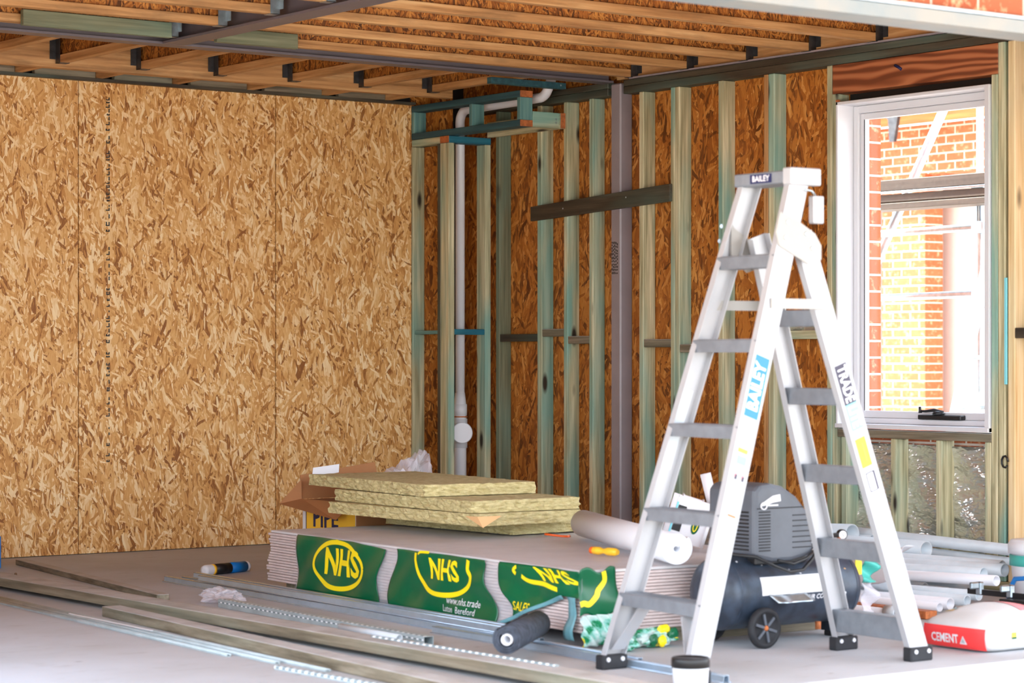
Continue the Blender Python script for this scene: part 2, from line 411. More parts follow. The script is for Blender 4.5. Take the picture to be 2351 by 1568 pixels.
# left wall: OSB sheets
wl = bpy.data.objects.new('wall_left', None); COL.objects.link(wl); wl['_base'] = (0, 0, 0); struct(wl)
seams = [0.32, 1.303, 2.601, 3.9, 5.2, 6.3]
for s0, s1 in zip(seams, seams[1:]):
    box(s0 + 0.0028, s1 - 0.0028, -0.012, 0.0, 0.004, 2.688).build('osb_sheet', 'osb_left', wl)
box(0.0, 0.3185, -0.02, -0.008, 0.0, 2.96).build('osb_sheet', 'osb_return', wl)
box(-0.1, 6.3, -0.03, -0.021, 0, 2.96).build('sarking', 'black', wl)
m = MB()
random.seed(3)
z = 0.52
while z < 2.6:
    h = random.uniform(0.010, 0.024)
    if random.random() < 0.86:
        w = random.uniform(0.014, 0.022); k = random.random()
        m.box(2.405, 2.405 + 0.007, 0.0, 0.0008, z, z + h); 
        if k > 0.3: m.box(2.409, 2.405 + w + 0.004, 0.0, 0.0008, z, z + 0.006)
        if k > 0.6: m.box(2.405 + w - 0.004, 2.405 + w + 0.003, 0.0, 0.0008, z, z + h)
    z += h + random.choice([0.006, 0.007, 0.02])
m.build('printed_line', 'black', wl)
box(0.32, 6.3, -0.1, 0.046, 2.6885, 2.704).build('trim_1', 'darkpine_x', base=(0, 0, 2.688)); struct(bpy.data.objects['trim_1'])
m = MB(); m.box(6.3, 6.4, -0.3, 3.8, -0.02, 2.96); m.box(6.3, 6.4, 3.8, 6.42, 2.45, 2.96); struct(m.build('wall_side', 'osb_right', base=(6.3, 0, 0)))  # unseen wall, its front part left open to let more light in
# right wall backing
wr = bpy.data.objects.new('wall_right', None); COL.objects.link(wr); wr['_base'] = (0, 0, 0); struct(wr)
m = MB(); m.box(-0.102, -0.0915, -0.3, 2.19, 0, 2.96); m.build('osb_sheet', 'osb_right', wr)
m = MB(); m.box(-0.102, -0.0915, 2.1915, 3.445, 0, 2.96); m.build('osb_sheet', 'osb_right', wr)
box(-0.10, -0.092, 3.446, 4.5, 2.425, 2.96).build('sarking', 'black', wr)  # black sheet standing in for the shade in the gap above the window
m = MB(); m.box(-0.102, -0.0915, 4.5, 6.42, 0, 2.96); m.build('osb_sheet', 'osb_right', wr)
# foil below the window, crumpled
def foilf(u, v):
    y = 3.44 + 1.07 * u; zz = 0.0 + 0.68 * v
    return (-0.085 + 0.012 * math.sin(9 * y + 7 * zz) * math.sin(13 * zz - 4 * y) + 0.006 * math.sin(31 * y + 23 * zz), y, zz)
MB().grid(foilf, 48, 34).build('foil_lining', 'foil', wr, solid=0.001)
MB().grid(lambda u, v: (-0.088 + 0.004 * math.sin(60 * u) * math.sin(9 * v), 2.985 + 0.39 * u, 1.262 + 0.045 * v), 20, 4).build('foil_strip', 'foil', wr)
# outside brick skin of the right wall, with the window reveal
m = MB(); m.box(-0.26, -0.15, -0.3, 3.50, -0.3, 5.2); m.box(-0.26, -0.15, 4.47, 6.42, -0.3, 5.2); m.box(-0.26, -0.15, 3.50, 4.47, 2.40, 5.2); m.box(-0.26, -0.15, 3.50, 4.47, -0.3, 0.72)
m.build('brick_skin', 'brick_y', wr)
# brick panel over the opening
wf = MB().box(-0.6, 6.6, 6.42, 6.53, 2.352, 5.2).build('wall_front', 'brick_x', base=(0.02, 6.42, 2.355)); struct(wf)
t = thing('steel_lintel', 'weathered galvanised steel lintel carrying the red brickwork across the opening', 'lintel', (2.8, 6.42, 2.292))
m = MB(); m.box(-0.6, 6.6, 6.40, 6.555, 2.292, 2.302); m.box(-0.6, 6.6, 6.545, 6.555, 2.302, 2.338); m.box(-0.6, 6.6, 6.40, 6.41, 2.302, 2.345)
m.build('angle', 'lintel_steel', t)
box(-0.6, 6.6, 6.541, 6.56, 2.34, 2.352).build('flange_edge', 'galv', t)

# ------------------------------------------------------------------ stud wall on the right
G = 'studs of the right wall'
ZT = 2.632
studs = [  # y0, y1, label, material
    (0.452, 0.49, 'timber stud with black mould streak right of the white pipe boxing', 'greenwood_z'),
    (0.875, 0.92, 'timber stud meeting the left end of the dark angled board', 'pine_z'),
    (1.135, 1.172, 'blue-green stained stud under the dark board, second stud left of the steel column', 'pine_z'),
    (1.378, 1.415, 'dark-knotted timber stud just left of the purple steel column', 'pine_z'),
    (1.838, 1.876, 'timber stud with round knot just right of the purple steel column', 'pine_z'),
    (2.115, 2.150, 'left piece of the doubled stud by the right end of the dark board', 'pine_z'),
    (2.152, 2.190, 'right piece of the doubled stud by the right end of the dark board', 'pine_z'),
    (2.518, 2.558, 'pale timber stud behind the left side of the ladder top', 'pine_z'),
    (2.884, 2.918, 'thin brownish stud pressed against the blotched stud behind the ladder top', 'lvl_z'),
    (2.921, 2.967, 'timber stud with dark green blotch behind the ladder top', 'pine_z'),
    (3.368, 3.405, 'outer stud left of the window, second piece from the frame', 'pine_z'),
    (4.543, 4.588, 'middle timber stud of the bundle right of the window', 'pine_z'),
    (4.606, 4.650, 'light pine stud, rightmost of the wall, broad bright face', 'lightpine')]
for y0, y1, lab, mt in studs:
    tag(box(-0.09, 0.0, y0, y1, 0.045, ZT, bev=0.003).build('timber_stud', mt), lab, 'stud', G)
tag(box(-0.09, 0.0, 3.407, 3.443, 0.045, 2.481, bev=0.003).build('jack_stud', 'pine_z'), 'short green-tinted stud touching the left side of the window frame', 'stud', G)
tag(box(-0.09, 0.0, 4.500, 4.540, 0.045, 2.481, bev=0.003).build('jack_stud', 'pine_z'), 'short green-tinted stud touching the right side of the window frame', 'stud', G)
GC = 'short studs under the window'
for y0, y1, lab in ((3.474, 3.512, 'short pale stud under the left end of the window sill'), (3.828, 3.866, 'short pale stud under the window, just left of its middle'),
                    (4.137, 4.178, 'short pale stud under the right half of the window'), (4.458, 4.497, 'short pale stud under the right end of the window sill')):
    tag(box(-0.09, 0.0, y0, y1, 0.045, 0.709, bev=0.003).build('cripple_stud', 'pine_z'), lab, 'stud', GC)
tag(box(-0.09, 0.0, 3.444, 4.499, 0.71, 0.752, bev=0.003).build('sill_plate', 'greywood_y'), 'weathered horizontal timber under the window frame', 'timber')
t = thing('window_header', 'reddish-brown timber header beam above the window with blue mark', 'header beam', (-0.045, 3.98, 2.482))
box(-0.09, 0.0, 3.408, 4.541, 2.482, 2.631, bev=0.003).build('beam', 'redpine', t)
m = MB(); m.tube([(0.002, 3.86, 2.588), (0.002, 3.885, 2.576), (0.002, 3.905, 2.563)], 0.008, 6); m.build('paint_mark', 'navy', t)
for y0, y1, wh in ((0.05, 1.555, 'between the corner boxing and the steel column'), (1.695, 6.4, 'from the steel column past the window')):
    tag(box(-0.09, 0.0, y0, y1, 0.0, 0.044, bev=0.003).build('bottom_plate', 'pine_y'), 'floor plate under the studs ' + wh, 'plate', 'plates of the right wall')
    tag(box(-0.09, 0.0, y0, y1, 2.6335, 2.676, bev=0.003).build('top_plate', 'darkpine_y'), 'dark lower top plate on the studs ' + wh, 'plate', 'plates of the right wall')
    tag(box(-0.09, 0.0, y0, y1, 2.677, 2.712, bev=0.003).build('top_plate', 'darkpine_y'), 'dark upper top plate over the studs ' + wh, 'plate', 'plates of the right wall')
tag(box(-0.09, 0.012, 1.76, 6.4, 2.713, 2.722).build('edge_strip', 'steel_purple'), 'thin dark steel strip on top of the right wall plates', 'steel strip')
tag(box(-0.09, -0.03, 1.6, 6.4, 2.7225, 2.962).build('rim_board', 'lvl_y'), 'orange-brown rim board carrying the joist hangers over the right wall', 'board')
GN = 'short blocking pieces between studs'
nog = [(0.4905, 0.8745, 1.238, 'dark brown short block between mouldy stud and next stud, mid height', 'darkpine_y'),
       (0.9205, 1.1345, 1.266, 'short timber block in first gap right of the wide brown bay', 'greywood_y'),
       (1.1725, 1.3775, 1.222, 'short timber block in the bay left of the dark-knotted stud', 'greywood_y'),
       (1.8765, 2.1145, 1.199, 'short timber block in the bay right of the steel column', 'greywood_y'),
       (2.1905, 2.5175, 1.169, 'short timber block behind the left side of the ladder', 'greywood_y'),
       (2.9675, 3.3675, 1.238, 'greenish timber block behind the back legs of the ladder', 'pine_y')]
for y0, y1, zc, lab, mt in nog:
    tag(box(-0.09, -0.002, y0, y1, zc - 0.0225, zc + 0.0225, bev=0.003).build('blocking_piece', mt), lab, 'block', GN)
tag(box(-0.08, 0.004, 4.652, 4.9, 1.21, 1.26, bev=0.003).build('blocking_piece', 'darkpine_y'), 'short dark block at the far right edge beside the light pine stud', 'block', GN)
tag(box(0.001, 0.008, 4.590, 4.604, 0.99, 1.50).build('cyan_spacer', 'cyan'), 'thin cyan plastic strip between the timbers right of the window', 'strip')
m = MB(); pts = [(-0.02, 4.597 + 0.002 * math.sin(k * 1.3), 0.05 + 0.055 * k) for k in range(11)]; m.tube(pts, 0.006, 8)
m.tube([(0.012, 4.597 + 0.02 * math.cos(k * 0.7), 0.62 + 0.028 * math.sin(k * 0.7)) for k in range(9)], 0.005, 8)
tag(m.build('black_cable', 'black'), 'black coiled cable hanging between the timbers right of the window', 'cable')
# dark angled board fixed across the studs
t = thing('brace_board', 'dark weathered board nailed slanting across the studs and column', 'board', (0.01, 1.49, 1.98))
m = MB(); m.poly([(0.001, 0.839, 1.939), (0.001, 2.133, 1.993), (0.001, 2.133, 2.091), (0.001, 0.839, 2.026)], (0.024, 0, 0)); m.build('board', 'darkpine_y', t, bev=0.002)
for y, zz in ((1.75, 2.035), (1.16, 2.0)): MB().lathe([(0.005, 0), (0.004, 0.002)], (0.025, y, zz), (1, 0, 0), 8).build('screw', 'galv', t)
# purple steel column
t = thing('steel_column', 'purple-grey primed square steel column standing between the studs', 'column', (-0.02, 1.625, 0))
m = MB(); m.box(-0.092, 0.0005, 1.58, 1.67, 0.01, 2.70, bev=0.008); m.build('shaft', 'steel_purple', t)
m = MB(); random.seed(5)
for r_ in range(5):
    zz = 1.60
    while zz < 1.78:
        h = random.uniform(0.008, 0.014); m.box(0.0005, 0.001, 1.59 + r_ * 0.012, 1.598 + r_ * 0.012, zz, zz + h); zz += h + random.uniform(0.004, 0.012)
m.build('printed_text', 'black', t)
box(-0.09, 0.04, 1.56, 1.69, 0.0, 0.01).build('base_plate', 'steel_purple', t)

# ------------------------------------------------------------------ pipe boxing in the corner
GB = 'framing of the corner pipe boxing'
def stick(name, dims, lab, mat, cat='timber', grp=GB, bev=0.003): return tag(box(*dims, bev=bev).build(name, mat), lab, cat, grp)
stick('boxing_stud', (0.23, 0.318, -0.007, 0.012, 0.0, 2.43), 'boxing stud with oval knot against the end of the pale OSB wall', 'pine_z')
stick('boxing_stud', (0.23, 0.3185, 0.278, 0.31, 0.0, 2.43), 'boxing corner stud, dark narrow piece on the left', 'darkpine_z')
stick('boxing_stud', (0.275, 0.32, 0.312, 0.402, 0.0, 2.43), 'boxing corner stud left of the white pipe', 'pine_z')
stick('boxing_stud', (0.001, 0.045, 0.312, 0.402, 0.0, 2.43), 'boxing stud right of the white pipe, bright narrow edge', 'pine_z')
stick('boxing_plate', (0.23, 0.32, 0.0, 0.311, 2.431, 2.472), 'grey-green plate over the left half of the pipe boxing', 'pine_y')
t = thing('boxing_plate', 'bright blue plate capping the pipe boxing above the white pipe', 'timber', (0.16, 0.357, 2.431), GB)
box(0.0, 0.317, 0.312, 0.402, 2.431, 2.472, bev=0.002).build('board', 'bluepaint_x', t)
box(0.3172, 0.321, 0.312, 0.402, 2.431, 2.472).build('cut_end', 'endgrain', t)
stick('boxing_block', (0.235, 0.305, 0.012, 0.277, 1.262, 1.285), 'teal block low in the boxing frame left of the pipe', 'tealpine_y')
stick('boxing_block', (0.046, 0.274, 0.335, 0.40, 1.258, 1.292), 'bright teal block crossing in front of the white pipe', 'bluepaint_x')
GK = 'dropped bulkhead framing under the ceiling'
def bulk(name, dims, lab, mat, endface=None):
    t = thing(name, lab, 'timber', ((dims[0] + dims[1]) / 2, (dims[2] + dims[3]) / 2, dims[4]), GK)
    box(*dims, bev=0.002).build('board', mat, t)
    if endface: box(*endface).build('cut_end', 'endgrain', t)
bulk('bulkhead_rail', (0.232, 0.322, 0.0, 1.134, 2.474, 2.512), 'long lower teal rail of the bulkhead with orange cut end', 'bluepaint_y', (0.2325, 0.3215, 1.1341, 1.138, 2.4745, 2.5115))
bulk('bulkhead_rail', (0.232, 0.322, 0.0, 1.134, 2.645, 2.684), 'long upper teal rail of the bulkhead with orange cut end', 'bluepaint_y', (0.2325, 0.3215, 1.1341, 1.138, 2.6455, 2.6835))
bulk('bulkhead_post', (0.232, 0.322, 0.0, 0.032, 2.513, 2.644), 'short teal bulkhead post against the pale OSB wall', 'tealpine_z')
bulk('bulkhead_post', (0.232, 0.322, 0.62, 0.652, 2.513, 2.644), 'short teal bulkhead post in front of the pipe, middle one', 'tealpine_z')
bulk('bulkhead_post', (0.232, 0.322, 1.104, 1.137, 2.513, 2.644), 'short teal bulkhead post at the free end of the rails', 'tealpine_z')
t = thing('bulkhead_return', 'green-tinted board from bulkhead end back to the studs, two screw heads', 'timber', (0.13, 1.118, 2.474), GK)
box(0.037, 0.231, 1.104, 1.139, 2.474, 2.566, bev=0.002).build('board', 'pine_x', t)
for zz in (2.508, 2.528): MB().lathe([(0.006, 0), (0.004, 0.003)], (0.06, 1.139, zz), (0, 1, 0), 8).build('screw', 'galv', t)
bulk('bulkhead_ledger', (0.001, 0.036, 0.41, 1.15, 2.474, 2.566), 'bulkhead ledger fixed on the studs with upright orange cut end', 'pine_y', (0.0015, 0.0355, 1.1501, 1.154, 2.4745, 2.5655))
t = thing('bulkhead_hanger', 'dark blue board under the joists above the white pipe elbow', 'timber', (0.38, 1.29, 2.688), GK)
box(0.12, 0.66, 1.27, 1.315, 2.686, 2.722, bev=0.002).build('board', 'bluepaint_y', t)
m = MB(); m.lathe([(0.006, 0), (0.004, 0.003)], (0.16, 1.315, 2.706), (0, 1, 0), 8); m.build('screw', 'galv', t)

# white waste pipe
t = thing('waste_pipe', 'white plastic waste pipe rising inside the corner boxing', 'pipe', (0.15, 0.283, 0))
el = [(0.15, 0.283, 0.80), (0.15, 0.283, 2.57)]
for k in range(1, 7):
    a = k / 6 * PI / 2; el.append((0.15, 0.283 + 0.075 * (1 - math.cos(a)), 2.57 + 0.075 * math.sin(a)))
el += [(0.15, 1.10, 2.652)]
for k in range(1, 6):
    a = k / 5 * PI / 3; el.append((0.15, 1.10 + 0.09 * math.sin(a), 2.652 + 0.09 * (1 - math.cos(a))))
el += [(0.15, 1.24, 2.80)]
MB().tube(el, 0.029, 18).build('riser', 'upvc', t)
m = MB(); m.tube([(0.15, 0.283, 0.0), (0.15, 0.283, 0.78), (0.15, 0.283, 0.82), (0.15, 0.283, 0.90)], [0.039, 0.039, 0.039, 0.030], 20); m.build('stack_pipe', 'upvc', t)
m = MB(); m.tube([(0.15, 0.283, 0.56), (0.15, 0.283, 0.74)], 0.045, 20); m.tube([(0.15, 0.283, 0.76), (0.15, 0.283, 0.83)], 0.043, 20); m.build('socket', 'upvc', t)
MB().tube([(0.15, 0.283, 0.748), (0.15, 0.283, 0.756)], 0.0445, 20).build('seal_ring', 'endgrain', t)
d = Vector((0.45, 0.86, 0)).normalized(); c = Vector((0.15, 0.283, 0.655))
m = MB(); m.cyl(c, c + d * 0.075, 0.05, 24); m.build('inspection_branch', 'upvc', t)
m = MB(); m.lathe([(0.062, 0), (0.066, 0.006), (0.066, 0.022), (0.060, 0.028)], c + d * 0.072, d, 28); m.build('inspection_cap', 'upvc', t)

# ------------------------------------------------------------------ steel beams and ceiling joists
def ibeam(name, lab, p0, p1, wd, hgt, mat):
    p0, p1 = Vector(p0), Vector(p1); ax = (p1 - p0).normalized(); u = Vector((-ax.y, ax.x, 0))
    t = thing(name, lab, 'steel beam', p0)
    for nm, y0, y1, w in (('bottom_flange', 0, 0.012, wd), ('web', 0.012, hgt - 0.012, 0.009), ('top_flange', hgt - 0.012, hgt, wd)):
        m = MB(); m.profile([(-w / 2, y0), (w / 2, y0), (w / 2, y1), (-w / 2, y1)], p0, p1, u, (0, 0, 1)); m.build(nm, mat, t)
ibeam('steel_beam', 'long purple-grey steel beam meeting the steel column at right', (0.002, 1.56, 2.704), (6.25, 1.56, 2.704), 0.10, 0.255, 'beam_steel')
m = MB()
ibeam('steel_beam', 'purple-grey steel cross beam at upper left running toward the opening', (2.87, 1.62, 2.704), (2.87, 6.38, 2.704), 0.13, 0.255, 'beam_steel')
JZ = 2.722
def joist(lab, axis, s0, s1, c, hang, grp, silver=None):
    """i-joist along axis from s0 to s1 centred at c; hang: list of end positions with hangers"""
    loc = (s0, c, JZ) if axis == 0 else (c, s0, JZ)
    t = thing('floor_joist', lab, 'joist', loc, grp)
    def bx(a0, a1, c0, c1, z0, z1, bev=0): return box(a0, a1, c0, c1, z0, z1, bev=bev) if axis == 0 else box(c0, c1, a0, a1, z0, z1, bev=bev)
    sfx = '_x' if axis == 0 else '_y'
    bx(s0, s1, c - 0.026, c + 0.026, JZ, JZ + 0.042, 0.002).build('bottom_flange', 'lvl' + sfx, t)
    bx(s0, s1, c - 0.006, c + 0.006, JZ + 0.042, JZ + 0.198).build('web', 'osb_web' if axis == 0 else 'osb_web_y', t)
    bx(s0, s1, c - 0.026, c + 0.026, JZ + 0.198, JZ + 0.24, 0.002).build('top_flange', 'lvl' + sfx, t)
    for pos, sgn, mt in hang:
        m = MB(); a0, a1 = (pos, pos + sgn * 0.05) if sgn > 0 else (pos + sgn * 0.05, pos)
        def add(*d): m.box(*d) if axis == 0 else m.box(d[2], d[3], d[0], d[1], d[4], d[5])
        add(a0, a1, c - 0.030, c + 0.030, JZ - 0.003, JZ - 0.0005)
        add(a0, a1, c - 0.030, c - 0.0265, JZ - 0.003, JZ + 0.2); add(a0, a1, c + 0.0265, c + 0.030, JZ - 0.003, JZ + 0.2)
        e0, e1 = (pos - 0.0, pos + 0.002) if sgn > 0 else (pos - 0.002, pos)
        add(e0, e1, c - 0.065, c - 0.03, JZ + 0.02, JZ + 0.2); add(e0, e1, c + 0.03, c + 0.065, JZ + 0.02, JZ + 0.2)
        m.build('hanger', mt, t)
ordn = ['first', 'second', 'third', 'fourth', 'fifth', 'sixth', 'seventh', 'eighth', 'ninth', 'tenth']
jy = [1.764 + 0.4885 * k for k in range(9)]
for k, y in enumerate(jy):
    joist('timber I-joist over the right half, %s one forward from the long steel beam' % ordn[k], 0, -0.028, 2.80, y, [(-0.028, 1, 'steel_grey'), (2.80, -1, 'galv')], 'ceiling joists ending on the right wall')
for k, y in enumerate(jy[:5]):
    joist('timber I-joist left of the cross beam, %s one forward from the long steel beam' % ordn[k], 0, 2.94, 6.28, y, [(2.94, 1, 'galv')], 'ceiling joists left of the cross beam')
sx = [0.465 + 0.4905 * k for k in range(12)]
for k, x in enumerate(sx):
    joist('short I-joist between orange beam and long steel beam, %s from the corner' % (ordn[k] if k < 10 else ['eleventh', 'twelfth'][k - 10]), 1, 0.423, 1.50, x, [(0.423, 1, 'steel_grey')], 'short joists along the OSB wall')
tag(box(0.30, 6.28, 0.36, 0.42, 2.697, 2.962, bev=0.003).build('timber_beam', 'lvl_x'), 'long orange timber beam near the ceiling parallel to the pale OSB wall', 'beam')
tag(box(2.995, 3.795, 1.796, 1.830, 2.706, 2.782, bev=0.003).build('packing_board', 'greenwood_x'), 'grey-green board on the steel beam left of the cross beam', 'board', 'green boards on the long steel beam')
tag(box(2.264, 2.742, 1.796, 1.830, 2.706, 2.782, bev=0.003).build('packing_board', 'greenwood_x'), 'grey-green board on the steel beam right of the cross beam', 'board', 'green boards on the long steel beam')
GS = 'small pieces on top of the OSB wall'
names = ['above the far corner bulkhead', 'second from the corner', 'third from the corner', 'fourth from the corner', 'fifth from the corner', 'sixth from the corner', 'seventh, by the left picture edge']
pn = ['nearest the corner bulkhead', 'second from the corner bulkhead', 'third from the corner bulkhead', 'fourth from the corner bulkhead', 'fifth from the corner bulkhead', 'leftmost one']
st_x = [0.52, 0.98, 1.50, 2.0, 2.49, 2.985, 3.48]
for k, x in enumerate(st_x):
    tag(box(x - 0.022, x + 0.022, 0.0, 0.358, 2.7045, 2.90, bev=0.003).build('joist_stub', 'lvl_y'), 'brown joist stub crossing the OSB wall top, ' + names[k], 'joist stub', GS)
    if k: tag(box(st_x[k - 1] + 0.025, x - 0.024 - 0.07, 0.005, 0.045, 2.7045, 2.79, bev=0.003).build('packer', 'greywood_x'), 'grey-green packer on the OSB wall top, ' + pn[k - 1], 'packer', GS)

# ------------------------------------------------------------------ window
w = bpy.data.objects.new('window_1', None); COL.objects.link(w); w['_base'] = (0, 0, 0); struct(w)
Y0, Y1, Z0, Z1 = 3.446, 4.496, 0.757, 2.436
m = MB(); m.box(-0.135, 0.012, Y0, Y0 + 0.014, Z0, Z1, bev=0.002); m.box(-0.135, 0.012, Y1 - 0.03, Y1, Z0, Z1, bev=0.002)
m.box(-0.135, 0.012, Y0, Y1 - 0.03, Z1 - 0.016, Z1, bev=0.002); m.box(-0.135, 0.02, Y0, Y1, Z0, Z0 + 0.022, bev=0.002); m.build('window_frame', 'winframe', w)
m = MB(); m.box(-0.16, -0.10, Y0 + 0.015, Y0 + 0.05, Z0 + 0.023, Z1 - 0.017, bev=0.003); m.box(-0.16, -0.10, Y1 - 0.075, Y1 - 0.031, Z0 + 0.023, Z1 - 0.017, bev=0.003)
m.box(-0.16, -0.10, Y0 + 0.05, Y1 - 0.075, Z1 - 0.055, Z1 - 0.017, bev=0.003); m.box(-0.16, -0.09, Y0 + 0.05, Y1 - 0.075, Z0 + 0.023, Z0 + 0.05, bev=0.003); m.build('window_sill', 'winframe', w)
m = MB(); m.box(-0.15, -0.115, Y0 + 0.051, Y0 + 0.083, Z0 + 0.051, Z1 - 0.056, bev=0.003); m.box(-0.15, -0.115, Y1 - 0.11, Y1 - 0.076, Z0 + 0.051, Z1 - 0.056, bev=0.003)
m.box(-0.15, -0.115, Y0 + 0.083, Y1 - 0.11, Z1 - 0.088, Z1 - 0.056, bev=0.003); m.box(-0.15, -0.115, Y0 + 0.083, Y1 - 0.11, Z0 + 0.051, Z0 + 0.088, bev=0.003); m.build('sash', 'winframe', w)
box(-0.1145, -0.1135, Y0 + 0.0795, Y0 + 0.0845, Z0 + 0.088, Z1 - 0.088).build('gasket', 'black', w)
box(-0.136, -0.131, Y0 + 0.084, Y1 - 0.111, Z0 + 0.089, Z1 - 0.089).build('pane', 'glass', w)
m = MB(); m.box(-0.115, -0.075, 3.94, 4.23, 0.808, 0.832, bev=0.004); m.lathe([(0.03, 0), (0.03, 0.012), (0.018, 0.02)], (-0.09, 4.07, 0.832), (0, 0, 1), 16)
m.tube([(-0.09, 4.10, 0.846), (-0.08, 4.05, 0.856), (-0.075, 4.0, 0.85), (-0.07, 3.965, 0.85)], [0.008, 0.009, 0.007, 0.006], 10); m.tube([(-0.07, 3.965, 0.84), (-0.07, 3.962, 0.872)], [0.009, 0.007], 10)
m.build('winder', 'black', w)
box(0.0, 0.013, Y0 + 0.001, Y0 + 0.02, Z1 + 0.001, Z1 + 0.012).build('packing_chip', 'endgrain', w)

# ------------------------------------------------------------------ outside the window
t = thing('brick_house', 'sunlit brick house with cream wall and open eaves across the yard', 'house', (-9, -4, -0.32))
box(-8.95, -8.7, -12, -0.5, 2.93, 3.42).build('brick_band', 'brick_y', t)
m = MB(); m.box(-8.95, -8.7, -4.87, -4.279, -0.32, 2.93); m.build('brick_pier', 'brick_y', t)
box(-9.3, -9.12, -12, 1.5, -0.32, 3.4).build('rendered_wall', 'render', t)
box(-8.95, -8.72, -6.2, -5.02, -0.32, 2.93).build('white_panel', 'white', t)
m = MB(); m.box(-8.45, -8.41, -12, 0, 3.40, 3.95); m.build('fascia', 'fascia', t)
for k in range(16): box(-9.2, -8.46, -6.2 + 0.3 * k, -6.15 + 0.3 * k, 3.57, 3.69).build('rafter', 'fascia', t)
box(-9.4, -8.1, -12, 0.5, 3.96, 4.02).build('batten_layer', 'fascia', t)
m = MB(); m.poly([(-8.3, -5.0, 3.50), (-8.3, -4.35, 3.56), (-8.3, -4.5, 3.72), (-8.3, -5.0, 3.72)], (0.05, 0, 0)); m.build('roof_sheet', 'roofgrey', t)
m = MB(); m.poly([(-8.1, -4.32, 3.50), (-8.1, -4.02, 3.55), (-8.1, -4.02, 3.47), (-8.1, -4.08, 3.2), (-8.1, -4.14, 3.2), (-8.1, -4.16, 3.42)], (0.04, 0, 0)); m.build('gutter_bracket', 'steel_grey', t)
GF = 'scaffold outside the window'
def pole(lab, p0, p1, r=0.024, mat='galv'): return tag(MB().cyl(p0, p1, r, 14, r - 0.004).build('scaffold_tube', mat), lab, 'scaffold tube', GF)
up = pole('upright galvanised scaffold tube seen at the right side of the window', (-2.70, 1.95, -0.32), (-2.70, 1.95, 3.4))
for zz in (1.525, 1.95, 2.2):
    m = MB(); m.box(-2.75, -2.665, 1.90, 2.0, zz - 0.045, zz + 0.03, bev=0.008)
    cp = m.build('coupler', 'galv', base=(-2.70, 1.95, zz)); cp.parent = up; cp.location = Vector((-2.70, 1.95, zz)) - up.location
pole('diagonal galvanised scaffold brace seen through the window', (-2.88, -0.24, 0.0), (-2.88, 1.632, 3.0), 0.030)
pole('horizontal scaffold tube just below the planks outside window', (-2.79, -0.4, 1.93), (-2.79, 2.3, 1.955))
pole('lower horizontal scaffold tube outside window at chest height', (-2.79, -0.4, 1.50), (-2.79, 2.3, 1.53))
for lab, z0, z1 in (('top weathered scaffold plank outside the window', 2.190, 2.262), ('middle weathered scaffold plank outside the window', 2.118, 2.168), ('lowest weathered scaffold plank outside the window', 2.072, 2.112)):
    tag(box(-2.64, -2.44, 0.2, 2.5, z0, z1, bev=0.004).build('scaffold_plank', 'plank'), lab, 'plank', GF)
tag(MB().cyl((-2.43, 0.2, 2.179), (-2.43, 2.5, 2.179), 0.009, 10).build('plank_rail', 'galv'), 'thin shiny metal rail between the scaffold planks', 'rail', GF)
t = thing('aluminium_ladder', 'dusty aluminium ladder leaning outside at the lower right of window', 'ladder', (-1.95, 2.0, -0.32))
for dx in (0.0, -0.3): MB().profile([(-0.035, -0.012), (0.035, -0.012), (0.035, 0.012), (-0.035, 0.012)], (-1.95 + dx, 2.12, -0.32), (-1.95 + dx, 2.79, 2.0), (0, 0.96, -0.28), (1, 0, 0)).build('stile', 'galv_dull', t)
for k in range(7):
    f = 0.1 + 0.13 * k; MB().cyl((-2.24, 2.12 + 0.67 * f, -0.32 + 2.32 * f), (-1.96, 2.12 + 0.67 * f, -0.32 + 2.32 * f), 0.014, 10).build('rung', 'galv', t)

# ================================================================== things in the room
from mathutils import noise as MN
def blob(center, r, seed, amp=0.35, freq=3.0, sub=4, flat=None):
    m = MB(); rr = bmesh.ops.create_icosphere(m.bm, subdivisions=sub, radius=1.0)
    for v in rr['verts']:
        p = v.co.copy(); k = 1 + amp * MN.noise(p * freq + Vector((seed, seed * 2, 0))) + amp * 0.6 * abs(MN.noise(p * freq * 2.3 + Vector((0, seed, 5))))
        q = Vector((p.x * r[0] * k, p.y * r[1] * k, p.z * r[2] * k))
        if flat is not None: q.z = max(q.z, -flat)
        v.co = Vector(center) + q
    return m
def spiral(m, p0, p1, r0, r1, turns, th, n=70, sq=1.0):
    p0, p1 = Vector(p0), Vector(p1); ax = (p1 - p0).normalized(); u = ax.cross(Vector((0, 0, 1))).normalized(); w = Vector((0, 0, 1)); fs = []; prev = None
    for i in range(n + 1):
        f = i / n; a = 2.4 + 2 * PI * turns * f; r = r0 + (r1 - r0) * f; dv = u * math.cos(a) + w * math.sin(a) * sq; q = []
        for p in (p0, p1):
            for rad in (r, r - th): q.append(m.bm.verts.new(p + dv * rad))
        if prev:
            o0, i0, o1, i1 = prev; a0, b0, a1, b1 = q
            for fc in ((o0, a0, a1, o1), (i0, i1, b1, b0), (o0, i0, b0, a0), (o1, a1, b1, i1)):
                f_ = m.bm.faces.new(fc); fs.append(f_)
            fs[-4].smooth = True; fs[-3].smooth = True
        else: fs.append(m.bm.faces.new((q[0], q[2], q[3], q[1])))
        prev = q
    fs.append(m.bm.faces.new((prev[0], prev[1], prev[3], prev[2])))
    bmesh.ops.recalc_face_normals(m.bm, faces=fs)
    return m

